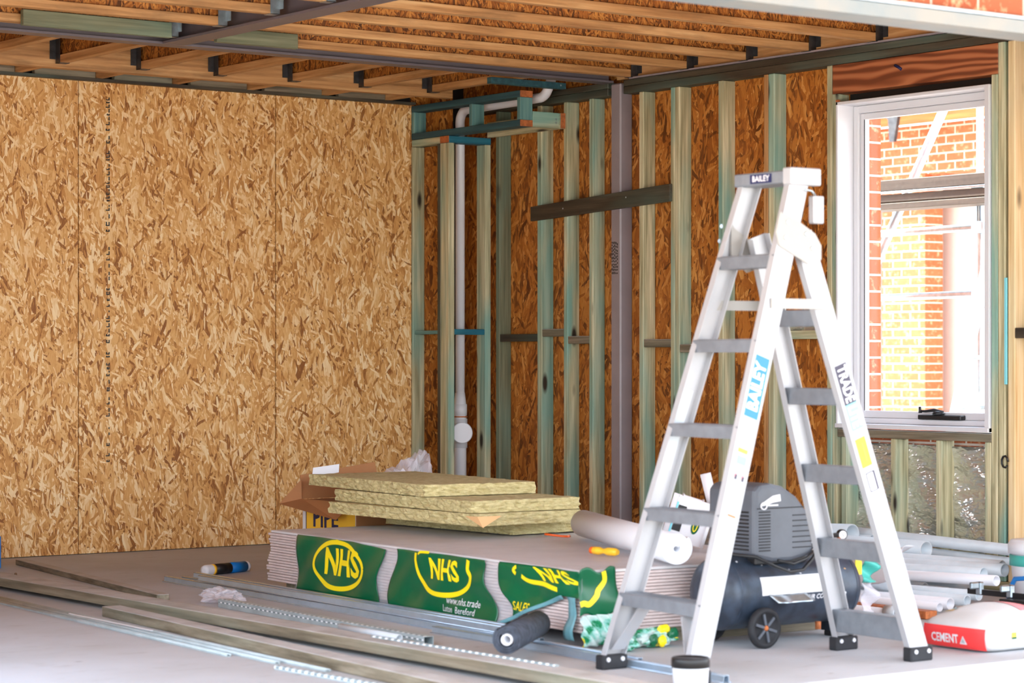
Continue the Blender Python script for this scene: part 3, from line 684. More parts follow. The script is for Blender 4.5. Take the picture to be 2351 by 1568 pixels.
# ---- plasterboard stack (its own frame: x outwards, y along, z up)
SO = Vector((2.87, 2.555, 0)); SD = Vector((0.0682, 0.9977, 0)); SN = Vector((0.9977, -0.0682, 0)); SL = 2.641
def sp(x, y, z): return SO + SN * x + SD * y + Vector((0, 0, z))
def sbox(m, x0, x1, y0, y1, z0, z1, bev=0.0): return m.obox(sp((x0 + x1) / 2, (y0 + y1) / 2, (z0 + z1) / 2), SN, SD, (0, 0, 1), x1 - x0, y1 - y0, z1 - z0, bev)
for y0, y1, x0, x1, lab in ((0.10, 0.19, -1.15, -0.04, 'timber bearer under the far left end of the plasterboard stack'), (1.25, 1.34, -1.15, -0.04, 'timber bearer under the middle of the plasterboard stack'), (2.50, 2.62, -1.19, -0.36, 'timber bearer under the near end of the plasterboard stack')):
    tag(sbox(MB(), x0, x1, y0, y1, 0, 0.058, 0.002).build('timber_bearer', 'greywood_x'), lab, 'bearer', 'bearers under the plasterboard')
random.seed(11); NSH = 19; TH = 0.0127
for k in range(NSH):
    z0 = 0.059 + k * TH; jy0 = -0.022 * (1 - k / NSH) + random.uniform(-0.014, 0.012); jx = random.uniform(-0.009, 0.0)
    if k in (10, 11, 12): jy0 += 0.012
    o = sbox(MB(), -1.195 + jx, jx, jy0, SL - 0.004 + random.uniform(-0.006, 0.0), z0, z0 + TH - 0.0022, 0.0016).build('plasterboard_sheet', 'ply_face' if k == NSH - 1 else 'ply_pink')
    tag(o, 'grey top plasterboard sheet carrying the insulation batts' if k == NSH - 1 else 'pink-edged plasterboard sheet within the wrapped stack, below the top sheet', 'plasterboard', 'plasterboard sheets in the stack')
ZTOP = 0.059 + NSH * TH
# ---- printed wrap
def wr_(s, z):
    w = 0.016 + 0.004 * math.sin(11 * s + 17 * z) + 0.004 * math.sin(23 * s - 31 * z + 1.3)
    g = max(0, s - 1.2); w += g * 0.006 * (math.sin(9 * s + 46 * z + 0.5) + 0.7 * math.sin(26 * z - 17 * s))
    return max(w, 0.009) + 0.012 * max(0, (0.12 - z) / 0.12)
def wz(s):
    if s < 2.06: return 0.045
    if s < 2.53: return 0.045 + 0.15 * (s - 2.06) / 0.47
    return 0.195
def front(s, z, off=0.0):
    zt = ZTOP - 0.004
    if z > zt: return sp(wr_(s, zt) + off - (z - zt) * 1.2, s, zt + min((z - zt) * 0.5, 0.006) + off)
    return sp(wr_(s, z) + off, s, z)
t = thing('printed_wrap', 'green and yellow printed plastic wrap draped over the plasterboard stack, torn open', 'plastic wrap', tuple(sp(0, 1.3, 0.05)))
def panel(name, s0f, s1f, mat, off=0.0, zt=None, zb=None):
    def f(u, v):
        z = 0; s0, s1 = s0f(v), s1f(v); s = s0 + (s1 - s0) * u
        lo = zb(s) if zb else wz(s); hi = zt(s) if zt else ZTOP - 0.001
        return front(s, lo + (hi - lo) * v, off)
    return MB().grid(f, 60, 22).build(name, mat, t, solid=0.0006)
panel('clear_film', lambda v: 0.30, lambda v: SL + 0.01, 'film', -0.006)
panel('green_panel', lambda v: 0.323, lambda v: 1.11 - 0.035 * math.sin(4.5 * v), 'green', zt=lambda s: ZTOP - 0.001 - (0.012 * max(0, s - 0.85) / 0.2))
panel('green_panel', lambda v: 1.215 - 0.04 * math.sin(4.5 * v + 0.3), lambda v: 2.055 - 0.10 * v + 0.025 * math.sin(7 * v), 'green', zt=lambda s: ZTOP - 0.006)
panel('green_panel', lambda v: 2.165 - 0.10 * v + 0.03 * math.sin(7 * v), lambda v: SL + 0.012, 'green')
def endp(x, z, off=0.0): return sp(0.018 - x, SL + 0.014 + 0.006 * math.sin(30 * x + 19 * z) + 0.004 * math.sin(45 * z) + off, z)
MB().grid(lambda u, v: endp(0.19 * u * (1 - 0.12 * v), 0.125 + (ZTOP - 0.122) * v + 0.012 * math.sin(9 * u)), 14, 22).build('green_panel', 'green', t, solid=0.0006)
MB().grid(lambda u, v: endp(0.17 * u, 0.012 + 0.118 * v, 0.012 + 0.012 * math.sin(21 * u + 13 * v)), 20, 20).build('printed_hem', 'greenfilm', t, solid=0.0006)
m = MB(); m.grid(lambda u, v: front(2.02 + 0.52 * u, wz(2.02 + 0.52 * u) - 0.012 + 0.016 * v, 0.002 + 0.004 * v), 24, 3); m.grid(lambda u, v: front(2.565 + 0.06 * u, 0.03 + 0.165 * v, 0.0), 3, 14); m.build('torn_hem', 'hemfilm', t, solid=0.0006)
def stroke(m, pts, w, fn, n=8):
    """flat printed band through pts (2-D) mapped by fn"""
    P = [Vector(p) for p in pts]; dense = []
    for i in range(len(P) - 1):
        a, b, c, d = P[max(i - 1, 0)], P[i], P[i + 1], P[min(i + 2, len(P) - 1)]
        for k in range(n):
            f = k / n; dense.append(0.5 * ((2 * b) + (c - a) * f + (2 * a - 5 * b + 4 * c - d) * f * f + (3 * b - a - 3 * c + d) * f ** 3))
    dense.append(P[-1]); pv = None
    for i, p in enumerate(dense):
        q = dense[min(i + 1, len(dense) - 1)] - dense[max(i - 1, 0)]; q = Vector((-q.y, q.x)).normalized() * w / 2
        cur = (m.bm.verts.new(fn(*(p + q))), m.bm.verts.new(fn(*(p - q))))
        if pv: m.bm.faces.new((pv[0], pv[1], cur[1], cur[0]))
        pv = cur
    return m
fr = lambda s, z: front(s, z, 0.0022)
ring = [(0.72 + 0.222 * math.cos(a), 0.182 + 0.104 * math.sin(a)) for a in [2 * PI * k / 24 for k in range(25)]]
stroke(MB(), ring, 0.021, fr, 3).build('yellow_ring', 'yellow', t)
stroke(MB(), [(1.425, 0.288), (1.425, 0.25), (1.445, 0.19), (1.50, 0.15), (1.58, 0.128), (1.68, 0.128), (1.77, 0.145), (1.835, 0.18), (1.85, 0.215), (1.825, 0.245), (1.835, 0.285)], 0.021, fr).build('yellow_ring', 'yellow', t)
stroke(MB(), [(1.445, 0.284), (1.47, 0.294), (1.53, 0.296)], 0.010, fr).build('yellow_ring', 'yellow', t)
stroke(MB(), [(2.21, 0.286), (2.19, 0.272), (2.21, 0.258)], 0.016, fr).build('yellow_ring', 'yellow', t)
stroke(MB(), [(2.25, 0.252), (2.30, 0.234), (2.42, 0.232), (2.52, 0.22)], 0.018, fr).build('yellow_ring', 'yellow', t)
stroke(MB(), [(0.105, ZTOP - 0.004), (0.112, 0.26), (0.085, 0.225), (0.075, 0.20), (0.045, 0.172), (0.02, 0.176), (0.0, 0.172)], 0.022, lambda x, z: endp(x, z, 0.003)).build('yellow_ring', 'yellow', t)
def nhs(cs, cz, size, sh=0.16, zs=1.0): 
    return MB().tex('NHS', lambda x, y: fr(cs + x + sh * y, cz + y * zs), size, 0.032, 2).build('lettering', 'yellow', t)
nhs(0.752, 0.19, 0.165); nhs(1.645, 0.226, 0.118, -0.12, 1.0); nhs(2.49, 0.266, 0.13, -0.9, 0.5)
MB().tex('SALES', lambda x, y: fr(2.25 + x + 0.1 * y, 0.128 + y), 0.05, 0.01, 1).build('lettering', 'yellow', t)
MB().tex('www.nhs.trade', lambda x, y: fr(1.80 + x, 0.108 + y), 0.042, 0.0, 1).build('small_print', 'white', t)
MB().tex('Luton  Bereford', lambda x, y: fr(1.77 + x, 0.072 + y), 0.04, 0.0, 1).build('small_print', 'white', t)
MB().grid(lambda u, v: sp(-0.02 - 1.0 * u, 0.35 + 2.26 * v, ZTOP + 0.0012 + 0.0022 * (1 + math.sin(13 * u + 19 * v) * math.sin(23 * v - 9 * u)) * (0.3 if v < 0.5 else 1)), 60, 90).build('top_film', 'film', t)
BZ = ZTOP + 0.006
# ---- insulation batts
def batt(F, ang, z0, lab, mat='wool', ln=1.2, wd=0.6, th=0.055, seed=0):
    u = Vector((-math.sin(ang), math.cos(ang), 0)); w = Vector((-math.cos(ang), -math.sin(ang), 0)); F = Vector((F[0], F[1], 0))
    m = MB(); NX, NY, NZ = 60, 30, 4
    bmesh.ops.create_cube(m.bm, size=1.0)
    bmesh.ops.subdivide_edges(m.bm, edges=[e for e in m.bm.edges if abs((e.verts[0].co - e.verts[1].co).x) > 0.5], cuts=NX)
    bmesh.ops.subdivide_edges(m.bm, edges=[e for e in m.bm.edges if abs((e.verts[0].co - e.verts[1].co).y) > 0.5], cuts=NY, use_grid_fill=True)
    bmesh.ops.subdivide_edges(m.bm, edges=[e for e in m.bm.edges if abs((e.verts[0].co - e.verts[1].co).z) > 0.5], cuts=NZ, use_grid_fill=True)
    for v in m.bm.verts:
        x, y, z = v.co.x + 0.5, v.co.y + 0.5, v.co.z + 0.5
        p = F - u * (ln * (1 - x)) + w * (wd * y); s = Vector((x * 30 + seed, y * 15, z * 4 + seed))
        edge = (1 if x < 0.001 or x > 0.999 or y < 0.001 or y > 0.999 else 0)
        nz = MN.noise(s) * 0.012 + MN.noise(s * 3.1) * 0.007
        if x < 0.001 or x > 0.999: p += u * nz
        if y < 0.001 or y > 0.999: p += w * nz
        zz = z0 + th * z
        if z > 0.99: zz += min(0.0, 0.004 * MN.noise(s * 0.6) + (0.006 * MN.noise(s * 2) if edge else 0))
        if z < 0.01: zz += 0.0006
        v.co = Vector((p.x, p.y, zz))
    for f in m.bm.faces: f.smooth = False
    return tag(m.build('insulation_batt', mat), lab, 'insulation batt', 'mineral wool batts on the plasterboard')
batt((2.20, 3.60), 0.05, BZ, 'lowest yellow mineral wool batt, lying directly on the grey boards', ln=0.98, seed=1)
b3 = batt((2.49, 3.72), 0.02, BZ + 0.057, 'third yellow mineral wool batt from the top, torn brown paper at its corner', seed=22)
batt((2.49, 3.68), -0.03, BZ + 0.114, 'second yellow mineral wool batt from the top of the pile', seed=43)
batt((2.50, 3.32), -0.10, BZ + 0.172, 'topmost mineral wool batt, overhanging the pile toward the cardboard box', seed=64)
tag(MB().poly([(2.553, 3.72, BZ + 0.108), (2.545, 3.80, BZ + 0.108), (2.42, 3.812, BZ + 0.108), (2.52, 3.808, BZ + 0.058)], (0.002, 0.004, 0)).build('paper_scrap', 'kraft'), 'torn brown paper corner sticking out between the insulation batts', 'paper scrap')
# ---- cardboard box, paper, bag
t = thing('cardboard_box', 'open cardboard box with yellow PIPE print behind the plasterboard stack', 'box', (2.1, 2.24, 0))
m = MB(); m.box(1.86, 2.342, 2.0, 2.50, 0, 0.40, bev=0.003); m.build('body', 'cardboard', t)
m = MB(); m.box(2.3425, 2.3435, 2.003, 2.497, 0.01, 0.398); m.build('white_face', 'white', t)
m = MB(); m.box(2.344, 2.3445, 2.035, 2.495, 0.02, 0.385); m.build('yellow_panel', 'amber', t)
m = MB(); m.box(2.3447, 2.345, 2.035, 2.042, 0.02, 0.385); m.build('navy_border', 'navy', t)
MB().tex('PIPE', lambda x, y: (2.3455, 2.222 + x, 0.312 + y), 0.135, 0.03).build('lettering', 'navy', t)
MB().tex('KLI', lambda x, y: (2.3455, 2.18 + x, 0.20 + y), 0.135, 0.03).build('lettering', 'navy', t)
MB().poly([(2.345, 2.0, 0.402), (2.348, 2.0, 0.50), (2.43, 1.92, 0.375), (2.42, 2.44, 0.32), (2.35, 2.48, 0.402)], (0.003, 0.001, 0.001)).build('flap', 'cardboard', t)
MB().poly([(1.86, 1.998, 0.402), (2.342, 1.998, 0.402), (2.33, 1.955, 0.52), (1.87, 1.945, 0.575)], (0, -0.004, 0)).build('flap', 'cardboard', t)
MB().poly([(1.858, 2.0, 0.402), (1.858, 2.49, 0.402), (1.80, 2.44, 0.45), (1.80, 2.0, 0.455)], (-0.004, 0, 0)).build('flap', 'cardboard', t)
MB().poly([(2.10, 1.955, 0.515), (2.26, 1.957, 0.508), (2.25, 1.950, 0.555), (2.09, 1.947, 0.57)], (0, 0.003, 0)).build('paper_label', 'white', t)
tag(blob((1.60, 1.90, 0.32), (0.15, 0.19, 0.235), 3.3, 0.5, 2.4, 5, 0.318).build('plastic_bag', 'bagfilm'), 'crumpled clear plastic bag standing behind the cardboard box and batts', 'plastic bag')
# ---- foam roll, screwdriver etc. on the stack
t = thing('foam_roll', 'rolled grey-white foam sheet lying across the plasterboard stack', 'roll', (2.36, 4.64, BZ))
p0, p1 = Vector((2.03, 3.907, BZ + 0.0655)), Vector((2.645, 5.275, BZ + 0.0655))
spiral(MB(), p0, p1, 0.0655, 0.016, 6, 0.0072, 200).build('sheet', 'foam', t)
tag(MB().tube([(2.10 + 0.03 * math.sin(k * 0.9), 3.72 + 0.024 * k, BZ + 0.006 + 0.004 * math.sin(k)) for k in range(8)], 0.005, 8).build('orange_cord', 'orange'), 'short orange cord under the far end of the foam roll', 'cord')
t = thing('screwdriver', 'yellow screwdriver handle with orange tip lying on the grey boards', 'tool', (2.565, 4.74, BZ))
k0 = Vector((2.582, 4.655, BZ + 0.017)); kd = Vector((-0.02, 0.162, 0)).normalized()
MB().lathe([(0.006, 0.012), (0.016, 0.02), (0.0165, 0.05), (0.010, 0.075), (0.012, 0.085), (0.0165, 0.10), (0.0165, 0.14), (0.011, 0.155)], k0, kd, 16).build('handle', 'amber', t)
MB().lathe([(0.008, 0), (0.014, 0.003), (0.0155, 0.0195), (0.006, 0.021)], k0, kd, 16).build('end_cap', 'orange', t)
t = thing('plastic_container', 'tilted white plastic container with green oval label behind the foam roll', 'container', (2.05, 4.70, BZ))
rx = Vector((-0.80, 0.60, 0)); up = (Vector((0, 0, 1)) + rx * 0.32).normalized(); rx = (rx - up * rx.dot(up)).normalized(); ny = up.cross(rx) * -1
cpt = Vector((2.08, 4.69, BZ + 0.121))
MB().obox(cpt, rx, up, ny, 0.15, 0.16, 0.10, 0.014).build('body', 'white', t)
fp = cpt + ny * (-0.051 if ny.dot(Vector((0.6, 0.8, 0))) < 0 else 0.051); sg = 1 if ny.dot(Vector((0.6, 0.8, 0))) > 0 else -1
def oval(r1, r2, off): 
    m = MB(); m.bm.faces.new([m.bm.verts.new(fp + ny * sg * off + rx * (0.03 + r1 * math.cos(2 * PI * k / 28)) + up * (-0.01 + r2 * math.sin(2 * PI * k / 28))) for k in range(28)]); return m
oval(0.017, 0.038, 0.001).build('green_oval', 'green', t); oval(0.010, 0.028, 0.002).build('yellow_oval', 'yellow', t); oval(0.006, 0.022, 0.003).build('inner_oval', 'green', t)
MB().obox(fp + ny * sg * 0.0008 + rx * -0.045 + up * 0.0, rx, up, ny, 0.036, 0.11, 0.0012).build('dark_panel', 'black', t)
MB().obox(fp + ny * sg * 0.0008 + rx * -0.069 + up * 0.0, rx, up, ny, 0.008, 0.13, 0.0012).build('blue_edge', 'cyan', t)
MB().obox(cpt + up * 0.089 + rx * -0.01, rx, up, ny, 0.09, 0.020, 0.06, 0.006).build('lid', 'upvc', t)
t = thing('downpipe_offcut', 'pale lilac rectangular pipe offcut standing behind the foam roll', 'pipe offcut', (1.87, 4.86, BZ))
m = MB(); m.tube([(1.90, 4.70, BZ + 0.02), (1.955, 4.655, BZ + 0.315)], 0.031, 4, True, 0.027)
m.build('pipe', 'upvc', t)
tag(blob((2.02, 4.86, BZ + 0.03), (0.06, 0.05, 0.03), 8.1, 0.4, 2.0, 3, 0.028).build('cloth_scrap', 'galv_dull'), 'crumpled grey-blue scrap between the foam roll and white container', 'scrap')
# ---- black felt roll
t = thing('felt_roll', 'short roll of black membrane with white core on the steel channels', 'roll', (3.34, 5.22, 0.022))
p0, p1 = Vector((3.56, 5.40, 0.091)), Vector((3.14, 5.03, 0.091))
spiral(MB(), p0, p1, 0.056, 0.030, 3.0, 0.0075, 110).build('membrane', 'felt', t)
dd = (p1 - p0).normalized(); MB().tube([p0 - dd * 0.006, p1], 0.0215, 20, True, 0.015).build('core', 'white', t)

# ---- long stuff on the floor
def long_box(name, p0, p1, wd, z0, z1, mat, lab, cat, grp=None, bev=0.002):
    p0, p1 = Vector((p0[0], p0[1], 0)), Vector((p1[0], p1[1], 0)); d = (p1 - p0); n = Vector((d.y, -d.x, 0)).normalized()
    return tag(MB().obox((p0 + p1) / 2 + Vector((0, 0, (z0 + z1) / 2)), n, d.normalized(), (0, 0, 1), wd, d.length, z1 - z0, bev).build(name, mat), lab, cat, grp)
GT = 'loose timbers on the floor'
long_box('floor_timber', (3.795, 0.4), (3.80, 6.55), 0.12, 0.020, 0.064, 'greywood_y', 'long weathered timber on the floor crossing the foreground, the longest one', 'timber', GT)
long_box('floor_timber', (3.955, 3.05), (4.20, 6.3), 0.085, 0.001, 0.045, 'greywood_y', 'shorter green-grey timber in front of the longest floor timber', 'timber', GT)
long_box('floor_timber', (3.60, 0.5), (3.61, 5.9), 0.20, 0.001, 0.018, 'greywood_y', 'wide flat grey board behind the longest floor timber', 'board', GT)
long_box('floor_timber', (3.15, 0.42), (3.46, 2.6), 0.06, 0.001, 0.030, 'greywood_y', 'narrow brown timber on the floor, pointed end near the OSB wall', 'timber', GT)
long_box('floor_timber', (3.72, 0.6), (3.735, 2.4), 0.02, 0.0185, 0.0195, 'galv_dull', 'thin steel strip lying on the flat grey board at left', 'strip', GT)
for yy in (1.0, 4.3): pass
GA = 'galvanised channels beside the plasterboard stack'
def channel(p0, p1, lab, wd=0.022, h=0.015, z=0.0, mat='galv_blue', grp=GA):
    p0, p1 = Vector((p0[0], p0[1], z + 0.001)), Vector((p1[0], p1[1], z + 0.001)); d = p1 - p0; n = Vector((d.y, -d.x, 0)).normalized(); w = wd / 2; th = 0.002
    m = MB().profile([(-w, 0), (w, 0), (w, h), (w - th, h), (w - th, th), (-w + th, th), (-w + th, h), (-w, h)], p0, p1, n, (0, 0, 1)); hz = Vector((0, 0, h))
    for s_ in (-1, 1): m.cyl(p0 + hz + n * s_ * (w - 0.002), p1 + hz + n * s_ * (w - 0.002), 0.0034, 8)
    return tag(m.build('steel_channel', mat), lab, 'steel channel', grp)
def hat(p0, p1, z, lab):
    p0, p1 = Vector((p0[0], p0[1], z + 0.001)), Vector((p1[0], p1[1], z + 0.001)); d = p1 - p0; n = Vector((d.y, -d.x, 0)).normalized(); q = 0.0016
    pr = [(-0.023, 0), (-0.0125, 0), (-0.0125 + q, q), (-0.009, 0.0244), (0.009, 0.0244), (0.0125 - q, q), (0.0125, 0), (0.023, 0), (0.023, q), (0.0125, q + 0.0006), (0.0098, 0.026), (-0.0098, 0.026), (-0.0125, q + 0.0006), (-0.023, q)]
    m = MB().profile(pr, p0, p1, n, (0, 0, 1))
    for x_, z_ in ((-0.0095, 0.0248), (0.0095, 0.0248), (-0.0192, 0.0016), (0.0192, 0.0016)): m.cyl(p0 + n * x_ + Vector((0, 0, z_)), p1 + n * x_ + Vector((0, 0, z_)), 0.0024, 8)
    return tag(m.build('furring_channel', 'galv_blue'), lab, 'steel channel', GA)
hat((2.985, 1.75), (3.18, 5.7), 0, 'front galvanised furring channel, its left end reaching farthest left')
hat((2.926, 1.82), (3.098, 5.0), 0, 'galvanised furring channel on the floor, nearest the plasterboard stack')
hat((2.987, 2.1), (3.126, 4.85), 0.0292, 'upper galvanised furring channel lying on top of the front one')
hat((2.930, 1.95), (3.076, 4.80), 0.0292, 'upper galvanised furring channel lying on top of the one by the stack')
hat((3.19, 4.4), (3.25, 6.25), 0, 'galvanised furring channel running past the ladder foot toward the bucket')
# perforated section
def perf(p0, p1, wd, h, z, lab, name='perforated_section', holes=40, mat='galv_dull', cat='steel section'):
    P0, P1 = Vector((p0[0], p0[1], z)), Vector((p1[0], p1[1], z)); d = P1 - P0; n = Vector((d.y, -d.x, 0)).normalized(); w = wd / 2; th = 0.002; u = d.normalized()
    t = thing(name, lab, cat, tuple((P0 + P1) / 2), 'perforated steel trims')
    MB().profile([(-w, 0), (w, 0), (w, h), (-w, h), (-w, h - th), (w - th, h - th), (w - th, th), (-w + th, th), (-w + th, h - th - 0.0001), (-w, h - th - 0.0001)], P0, P1, n, (0, 0, 1)).build('section', mat, t)
    o = P0 + n * (w * 0.6) + Vector((0, 0, h + 0.0002)); e = min(wd * 0.3, 0.009) / 2
    MB().profile([(-e, 0), (e, 0), (e, 0.0008), (-e, 0.0008)], o, o + d, n, (0, 0, 1)).build('punched_edge', 'dots', t)
    o = P0 + n * w + Vector((0, 0, h * 0.62)); MB().profile([(0.0002, -e * 0.6), (0.0008, -e * 0.6), (0.0008, e * 0.6), (0.0002, e * 0.6)], o, o + d, n, (0, 0, 1)).build('punched_edge', 'dots', t)
perf((3.375, 3.0), (3.462, 4.755), 0.045, 0.036, 0.001, 'perforated steel box section on floor with open square end', holes=44)
perf((4.30, 5.02), (4.255, 6.0), 0.03, 0.014, 0.001, 'perforated steel bead on the floor at the bottom edge of photo', holes=34)
perf((3.782, 4.85), (3.755, 5.95), 0.018, 0.006, 0.065, 'thin perforated bead lying on top of the longest floor timber', holes=48)
GH = 'thin trims on the floor at left'
for k, (a, b, lab) in enumerate([((4.00, 1.5), (4.20, 5.2), 'thin grey-green trim on the floor nearest the shorter timber'), ((4.038, 1.6), (4.23, 4.9), 'thin grey-green trim, middle of the three at left'), ((4.08, 1.7), (4.262, 4.6), 'thin grey-green trim at the outer front of the three at left')]):
    channel(a, b, lab, 0.020, 0.008, 0, 'galv_dull', GH)
long_box('white_strip', (4.105, 2.95), (4.128, 3.75), 0.012, 0.010, 0.014, 'white', 'short bright white plastic strip lying on the thin trims', 'strip')
t = thing('pipe_offcut', 'short white plastic pipe offcut on the flat grey board', 'pipe offcut', (3.56, 4.5, 0.019)); MB().cyl((3.545, 4.25, 0.034), (3.575, 4.72, 0.034), 0.0145, 16, 0.0115).build('pipe', 'conduit', t)
tag(MB().obox((3.665, 4.83, 0.031), (0.9, 0.4, 0), (-0.4, 0.9, 0), (0, 0, 1), 0.05, 0.14, 0.022, 0.003).build('wood_offcut', 'kraft'), 'small pinkish wood offcut beside the white pipe offcut', 'offcut')
tag(MB().obox((3.60, 4.02, 0.026), (0.98, 0.2, 0), (-0.2, 0.98, 0), (0, 0, 1), 0.012, 0.12, 0.012, 0.002).build('wood_sliver', 'kraft'), 'thin pale wood sliver on the flat grey board', 'offcut')
tag(MB().obox((3.56, 1.24, 0.026), (0.4, 0.9, 0), (-0.9, 0.4, 0), (0, 0, 1), 0.10, 0.012, 0.012, 0.002).build('black_scrap', 'black'), 'thin black plastic scrap near the blue box at left', 'scrap')
tag(MB().obox((3.69, 1.62, 0.034), (0.85, 0.5, 0), (-0.5, 0.85, 0), (0, 0, 1), 0.07, 0.018, 0.028, 0.003).build('black_scrap', 'black'), 'short thick black plug on the flat grey board at left', 'scrap')
for c, lab in (((3.655, 3.18), 'small black clip on the flat grey board, left one of two'), ((3.66, 3.26), 'small black clip on the flat grey board, right one of two')):
    tag(box(c[0] - 0.008, c[0] + 0.008, c[1] - 0.012, c[1] + 0.012, 0.0185, 0.03, bev=0.003).build('black_clip', 'black'), lab, 'clip', 'black clips on the board')
tag(box(3.345, 3.47, 0.42, 0.60, 0.0, 0.175, bev=0.006).build('blue_box', 'blue'), 'blue box by the OSB wall, cut off by the left picture edge', 'box')
t = thing('sealant_cartridge', 'blue and black sealant cartridge with white ends lying on the floor', 'cartridge', (2.53, 1.55, 0))
c0, c1 = Vector((2.690, 1.605, 0.0285)), Vector((2.375, 1.505, 0.0285)); cd = (c1 - c0).normalized(); L_ = (c1 - c0).length
MB().lathe([(0.010, -0.004), (0.024, 0.0), (0.0275, 0.012), (0.0275, L_ - 0.012), (0.0262, L_)], c0, cd, 24).build('tube', 'white', t)
for nm, f0, f1, mt in (('yellow_band', 0.16, 0.22, 'amber'), ('black_label', 0.22, 0.57, 'black'), ('blue_label', 0.57, 0.93, 'blue')): MB().tube([c0 + cd * L_ * f0, c0 + cd * L_ * f1], 0.0279, 24, True, 0.0276).build(nm, mt, t)
tag(blob((3.30, 2.86, 0.034), (0.07, 0.11, 0.032), 5.5, 0.5, 2.5, 4, 0.03).build('plastic_scrap', 'bagfilm'), 'crumpled clear plastic scrap beside the steel channels', 'plastic scrap')
def sheetlet(name, f, lab, mats, n=24):
    return tag(MB().grid(f, n, n).build(name, mats, solid=0.0008), lab, 'plastic scrap')
tag(blob((2.96, 5.33, 0.03), (0.05, 0.06, 0.028), 9.4, 0.7, 2.6, 4, 0.026).build('plastic_scrap', 'greenfilm'), 'crumpled teal printed plastic scrap on floor left of ladder foot', 'plastic scrap')
t = thing('wrap_scrap', 'crumpled green and yellow plastic wrap scrap on floor under the ladder', 'plastic scrap', (2.78, 5.30, 0))
blob((2.78, 5.30, 0.036), (0.085, 0.045, 0.034), 1.7, 0.6, 2.6, 4, 0.033).build('film', 'greenfilm', t)
for c, r, mt in (((2.76, 5.335, 0.07), (0.028, 0.016, 0.018), 'yellow'), ((2.72, 5.34, 0.05), (0.026, 0.014, 0.024), 'green'), ((2.82, 5.345, 0.032), (0.020, 0.012, 0.024), 'green'), ((2.78, 5.35, 0.026), (0.020, 0.012, 0.020), 'yellow')): blob(c, r, 2.2, 0.25, 1.4, 3).build('printed_patch', mt, t)

# ---- step ladder
t = thing('step_ladder', 'tall silver aluminium step ladder with open back legs in the foreground', 'ladder', (2.8, 5.99, 0))
SW, SDp, ST = 0.088, 0.028, 0.0028
CP = [(-SW / 2, 0), (SW / 2, 0), (SW / 2, -SDp), (SW / 2 - ST, -SDp), (SW / 2 - ST, -ST), (-SW / 2 + ST, -ST), (-SW / 2 + ST, -SDp), (-SW / 2, -SDp)]
class Frame: pass
def stile(p0, p1, side, name='stile'):
    p0, p1 = Vector(p0), Vector(p1); F = Frame(); F.t = (p1 - p0).normalized(); n = Vector((0, side, 0)); F.n = (n - F.t * n.dot(F.t)).normalized()
    F.w = Vector((0, 1, 0)).cross(F.t).normalized(); F.p0, F.p1 = p0, p1
    MB().profile(CP, p0, p1, F.w, F.n).build(name, 'alu', t)
    F.at = lambda z: p0.lerp(p1, (z - p0.z) / (p1.z - p0.z))
    return F
FL = stile((3.322, 5.70, 0.035), (2.768, 5.83, 1.765), -1); FR = stile((3.385, 6.25, 0.035), (2.808, 6.15, 1.765), 1)
BL = stile((2.250, 5.785, 0.035), (2.755, 5.855, 1.565), -1, 'back_leg'); BR = stile((2.268, 6.215, 0.035), (2.772, 6.125, 1.565), 1, 'back_leg')
for F, s in ((FL, -1), (FR, 1), (BL, -1), (BR, 1)):
    c = F.p0; f = MB().box(c.x - 0.058, c.x + 0.058, c.y - 0.034 if s > 0 else c.y - 0.012, c.y + 0.012 if s > 0 else c.y + 0.034, 0.0, 0.052, bev=0.005).build('rubber_foot', 'black_rubber', t)
    yb = c.y + (0.012 if s > 0 else 0.034)
    for dx in (-0.033, 0.033): MB().lathe([(0.009, 0), (0.007, 0.004)], (c.x + dx, yb, 0.036), (0, 1, 0), 10).build('bolt', 'white', f)
for k in range(5):
    zc = 0.252 + 0.303 * k; a, b = FL.at(zc), FR.at(zc)
    m = MB(); A_, B_ = a + Vector((0, 0.004, 0)), b - Vector((0, 0.004, 0))
    m.profile([(-0.042, -0.024), (0.042, -0.024), (0.042, 0.019), (0.039, 0.022), (-0.039, 0.022), (-0.042, 0.019)], A_, B_, (1, 0, 0), (0, 0, 1))
    for q in range(6): m.profile([(-0.036 + q * 0.014, 0.022), (-0.031 + q * 0.014, 0.022), (-0.031 + q * 0.014, 0.0236), (-0.036 + q * 0.014, 0.0236)], A_.lerp(B_, 0.06), A_.lerp(B_, 0.94), (1, 0, 0), (0, 0, 1))
    m.build('tread', 'alu_tread', t)
for F, G_, s in ((FL, FR, 1), (FR, FL, -1)):
    a = F.at(0.225); b = F.at(0.07)
    MB().profile([(-0.03, -0.0015), (0.03, -0.0015), (0.03, 0.0015), (-0.03, 0.0015)], (a.x, a.y + s * 0.11, a.z), (b.x, b.y + s * 0.032, b.z), (1, 0, 0), (0, 1, 0)).build('knee_brace', 'alu', t)
for zc, h in ((0.115, 0.085), (0.40, 0.07), (0.685, 0.066), (0.975, 0.062), (1.262, 0.060)):
    a, b = BL.at(zc), BR.at(zc)
    MB().profile([(-0.03, -h / 2), (0.03, -h / 2), (0.03, h / 2), (-0.03, h / 2)], a + Vector((0, 0.004, 0)), b - Vector((0, 0.004, 0)), (1, 0, 0), (0, 0, 1)).build('rung', 'alu_tread', t, bev=0.003)
cap = MB().box(2.700, 2.828, 5.815, 6.12, 1.745, 1.792, bev=0.004).build('top_cap', 'alu_tread', t)
MB().box(2.722, 2.87, 6.121, 6.168, 1.735, 1.797, bev=0.004).build('cap_end', 'alu', cap)
m = MB(); m.box(2.8282, 2.829, 5.905, 6.02, 1.752, 1.785); m.build('badge', 'navy', cap)
MB().tex('BAILEY', lambda x, y: (2.8296, 5.962 + x, 1.768 + y), 0.03, 0.02).build('lettering', 'white', cap)
